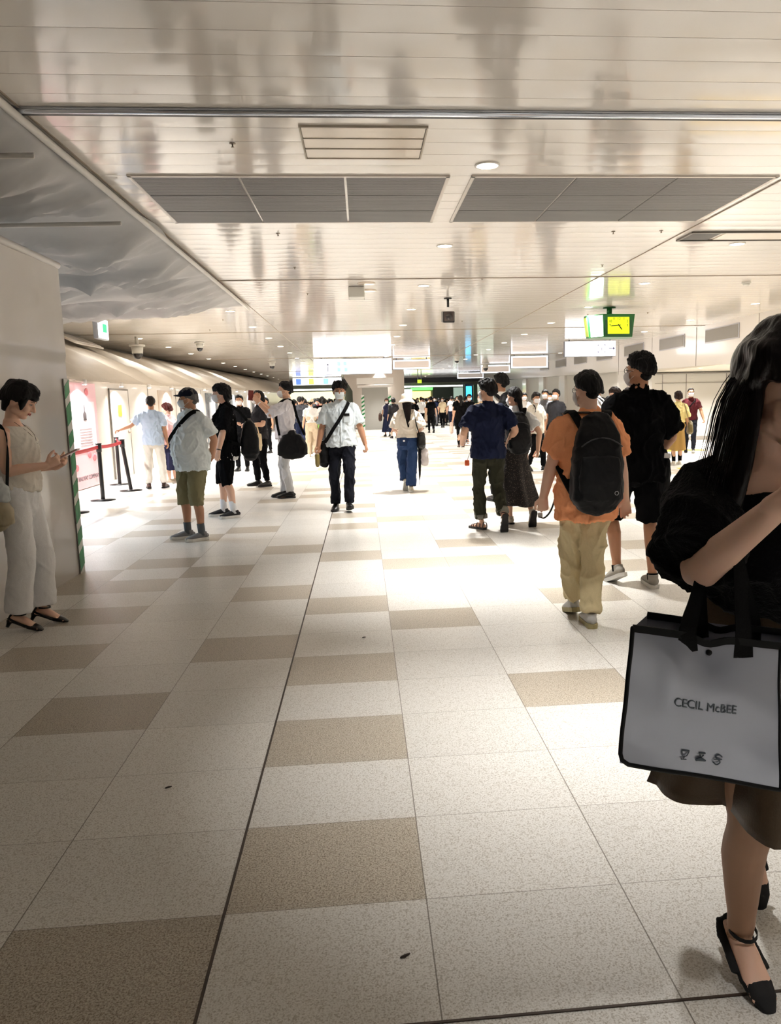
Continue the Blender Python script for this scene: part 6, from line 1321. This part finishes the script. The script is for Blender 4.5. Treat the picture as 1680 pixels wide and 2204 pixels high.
# the vinyl shopping bag on her forearm
def vinyl_bag():
    TL, TR, BL, BR = V3(.462, 1.275, 1.046), V3(.752, 1.305, .989), V3(.445, 1.285, .790), V3(.765, 1.305, .705)
    root = thing('shopping_bag', 'grey glossy vinyl shopping bag with black piping and printed name, hanging from forearm', 'bag', ((BL + BR) / 2).tolist()); o0 = (BL + BR) / 2
    vin = mat('vinyl_silver', (150, 154, 168), .24, metal=.25, coat=.5, spec=.5); pipe = mat('piping_black', (5, 5, 6), .6, spec=.2)
    def S(u, v, d=0.0):
        p = (TL * (1 - u) + TR * u) * (1 - v) + (BL * (1 - u) + BR * u) * v
        bul = .010 * math.sin(PI * u) * math.sin(PI * min(1, v * 1.05 + .1)) + 0.0016 * math.sin(u * 9 + v * 6) + .0012 * math.sin(v * 14 - u * 5) + .009 * math.exp(-((u - .28) / .10) ** 2 - ((v - .3) / .3) ** 2)
        dip = -.012 * math.exp(-((u - .50) / .10) ** 2) * (1 - v) ** 3
        return p + V3(0, -1, 0) * (bul * (1 if d >= 0 else 0)) + V3(0, 0, dip) - V3(0, 1, 0) * d - o0
    n = 40; a = Acc(); V = [S(i / n, j / n) for j in range(n + 1) for i in range(n + 1)]; W = n + 1
    F = [(j * W + i, j * W + i + 1, (j + 1) * W + i + 1, (j + 1) * W + i) for j in range(n) for i in range(n)]
    gus = [S(i / n, j / n) * V3(1, 1, 1) for j in (0,) for i in (0,)]
    dep = V3(.055, .075, 0)
    Bk = [(TL * (1 - u) + TR * u) * (1 - v) + (BL * (1 - u) + BR * u) * v - o0 + dep for v in np.linspace(0, 1, 9) for u in np.linspace(0, 1, 9)]
    a.add(V, F); fo = obj('front_panel', a, vin, root)
    b = Acc(); b.add(Bk, [(j * 9 + i, (j + 1) * 9 + i, (j + 1) * 9 + i + 1, j * 9 + i + 1) for j in range(8) for i in range(8)]); 
    for e0, e1 in (((0, 1), (0, 0)),): pass
    def strip(P): 
        k = len(P); b.add(P + [q + dep for q in P], [(i, i + 1, k + i + 1, k + i) for i in range(k - 1)])
    strip([S(1, v) for v in np.linspace(0, 1, 20)]); strip([S(0, v) for v in np.linspace(0, 1, 20)]); strip([S(u, 1) for u in np.linspace(0, 1, 20)])
    obj('gusset', b, vin, root)
    a = Acc(); P = [S(0, v) for v in np.linspace(0, .93, 16)] + [S(.012, .975), S(.05, 1.0)] + [S(u, 1) for u in np.linspace(.1, 1, 20)]; tube(a, P, [.0042] * len(P), ns=8)
    P = [S(1, v) for v in np.linspace(0, 1, 16)]; tube(a, P, [.003] * len(P), ns=8); obj('piping', a, pipe, root)
    a = Acc(); P = [S(u, 0) for u in np.linspace(0, 1, 30)]; ribbon(a, P, .013, .004, (0, 0, 1)); ribbon(a, [p + dep for p in P], .013, .004, (0, 0, 1)); obj('top_binding', a, pipe, root, False)
    a = Acc(); c = S(.505, .065); cyl(a, c + V3(0, -.004, 0), .0052, .004, 20, axis=1); obj('snap_button', a, pipe, root)
    X = _unit(TR - TL); Zd = _unit(TL - BL); Y = _unit(np.cross(X, Zd)) * 1.0; Z = np.cross(X, Y) * -1; R = Matrix((X, Z if Z[2] > 0 else -Z, -Y)).transposed().to_euler()
    Mx = Matrix(np.stack([X, (Z if Z[2] > 0 else -Z), np.cross(X, (Z if Z[2] > 0 else -Z))], 1).tolist()).to_euler()
    ink2 = mat('print_ink', (52, 62, 72), .5)
    t_ = text('CECIL McBEE', .0225, ink2, (0, 0, 0), (0, 0, 0), fo, 'brand_lettering', .0004, sx=1)
    v = getv(t_.data); Lx = np.linalg.norm(TR - TL); Lz = np.linalg.norm(TL - BL)
    setv(t_.data, np.array([S(.49 + q[0] * .95 / Lx, .475 - q[1] / Lz) + V3(0, -.0012 - q[2], 0) for q in v]))
    for k, u in enumerate((.385, .49, .595)):
        c = S(u, .855) + V3(0, -.003, 0); e1, e2 = X, (Z if Z[2] > 0 else -Z); a = Acc(); q = lambda x, y: c + e1 * x + e2 * y
        if k == 0: tube(a, [q(-.007, .008), q(.007, .008)], [.0013] * 2, ns=6); tube(a, spl([q(-.007, .006), q(-.004, -.002), q(.004, -.002), q(.007, .006)], 3), [.0012] * 10, ns=6); tube(a, [q(0, -.002), q(0, -.009)], [.001] * 2, ns=6); tube(a, [q(-.005, -.009), q(.005, -.009)], [.0012] * 2, ns=6)
        if k == 1: tube(a, [q(-.006, .008), q(.006, .008)], [.0012] * 2, ns=6); tube(a, [q(-.003, .004), q(0, 0), q(.003, .004)], [.0015] * 3, ns=6); tube(a, [q(-.009, -.006), q(0, -.004), q(.009, -.006)], [.002, .0038, .002], ns=8)
        if k == 2: tube(a, spl([q(.007, .006), q(0, .010), q(-.006, .005), q(.006, -.004), q(0, -.010), q(-.007, -.006)], 4), [.0013] * 21, ns=6); tube(a, [q(-.008, .0), q(.008, .001)], [.001] * 2, ns=6)
        obj('printed_symbol', a, ink2, fo)
    el = p27.Wp(p27.arms[1]['el'] * .80 + p27.arms[1]['wr'] * .20) + V3(0, .028, -.005) - o0
    el2 = p27.Wp(p27.arms[1]['el'] * .42 + p27.arms[1]['wr'] * .58) + V3(0, .028, -.005) - o0
    for u, d in ((.36, 0), (.74, 0)):
        for dd in (V3(0, 0, 0), dep):
            s0 = S(u, 0) + dd; s1 = (el if u < .5 else el2) + V3(.012 * (u - .5), .0 + dd[1] * .2, 0)
            a = Acc(); ribbon(a, spl([s0 - V3(0, 0, .03), s0 + V3(0, 0, .012), s0 * .55 + s1 * .45, s1], 4), [.040 - .0018 * i for i in range(13)], .0025, tuple(X)); obj('handle', a, webbing, root, False)
vinyl_bag()

#_q = ROT.T @ (p27.Wp(p27.hc) - V3(0, 0, EYE)); open('/tmp/head.txt','w').write(repr((CX + _q[0] / -_q[2] * FP, CY - _q[1] / -_q[2] * FP, p27.Wp(p27.hc))))
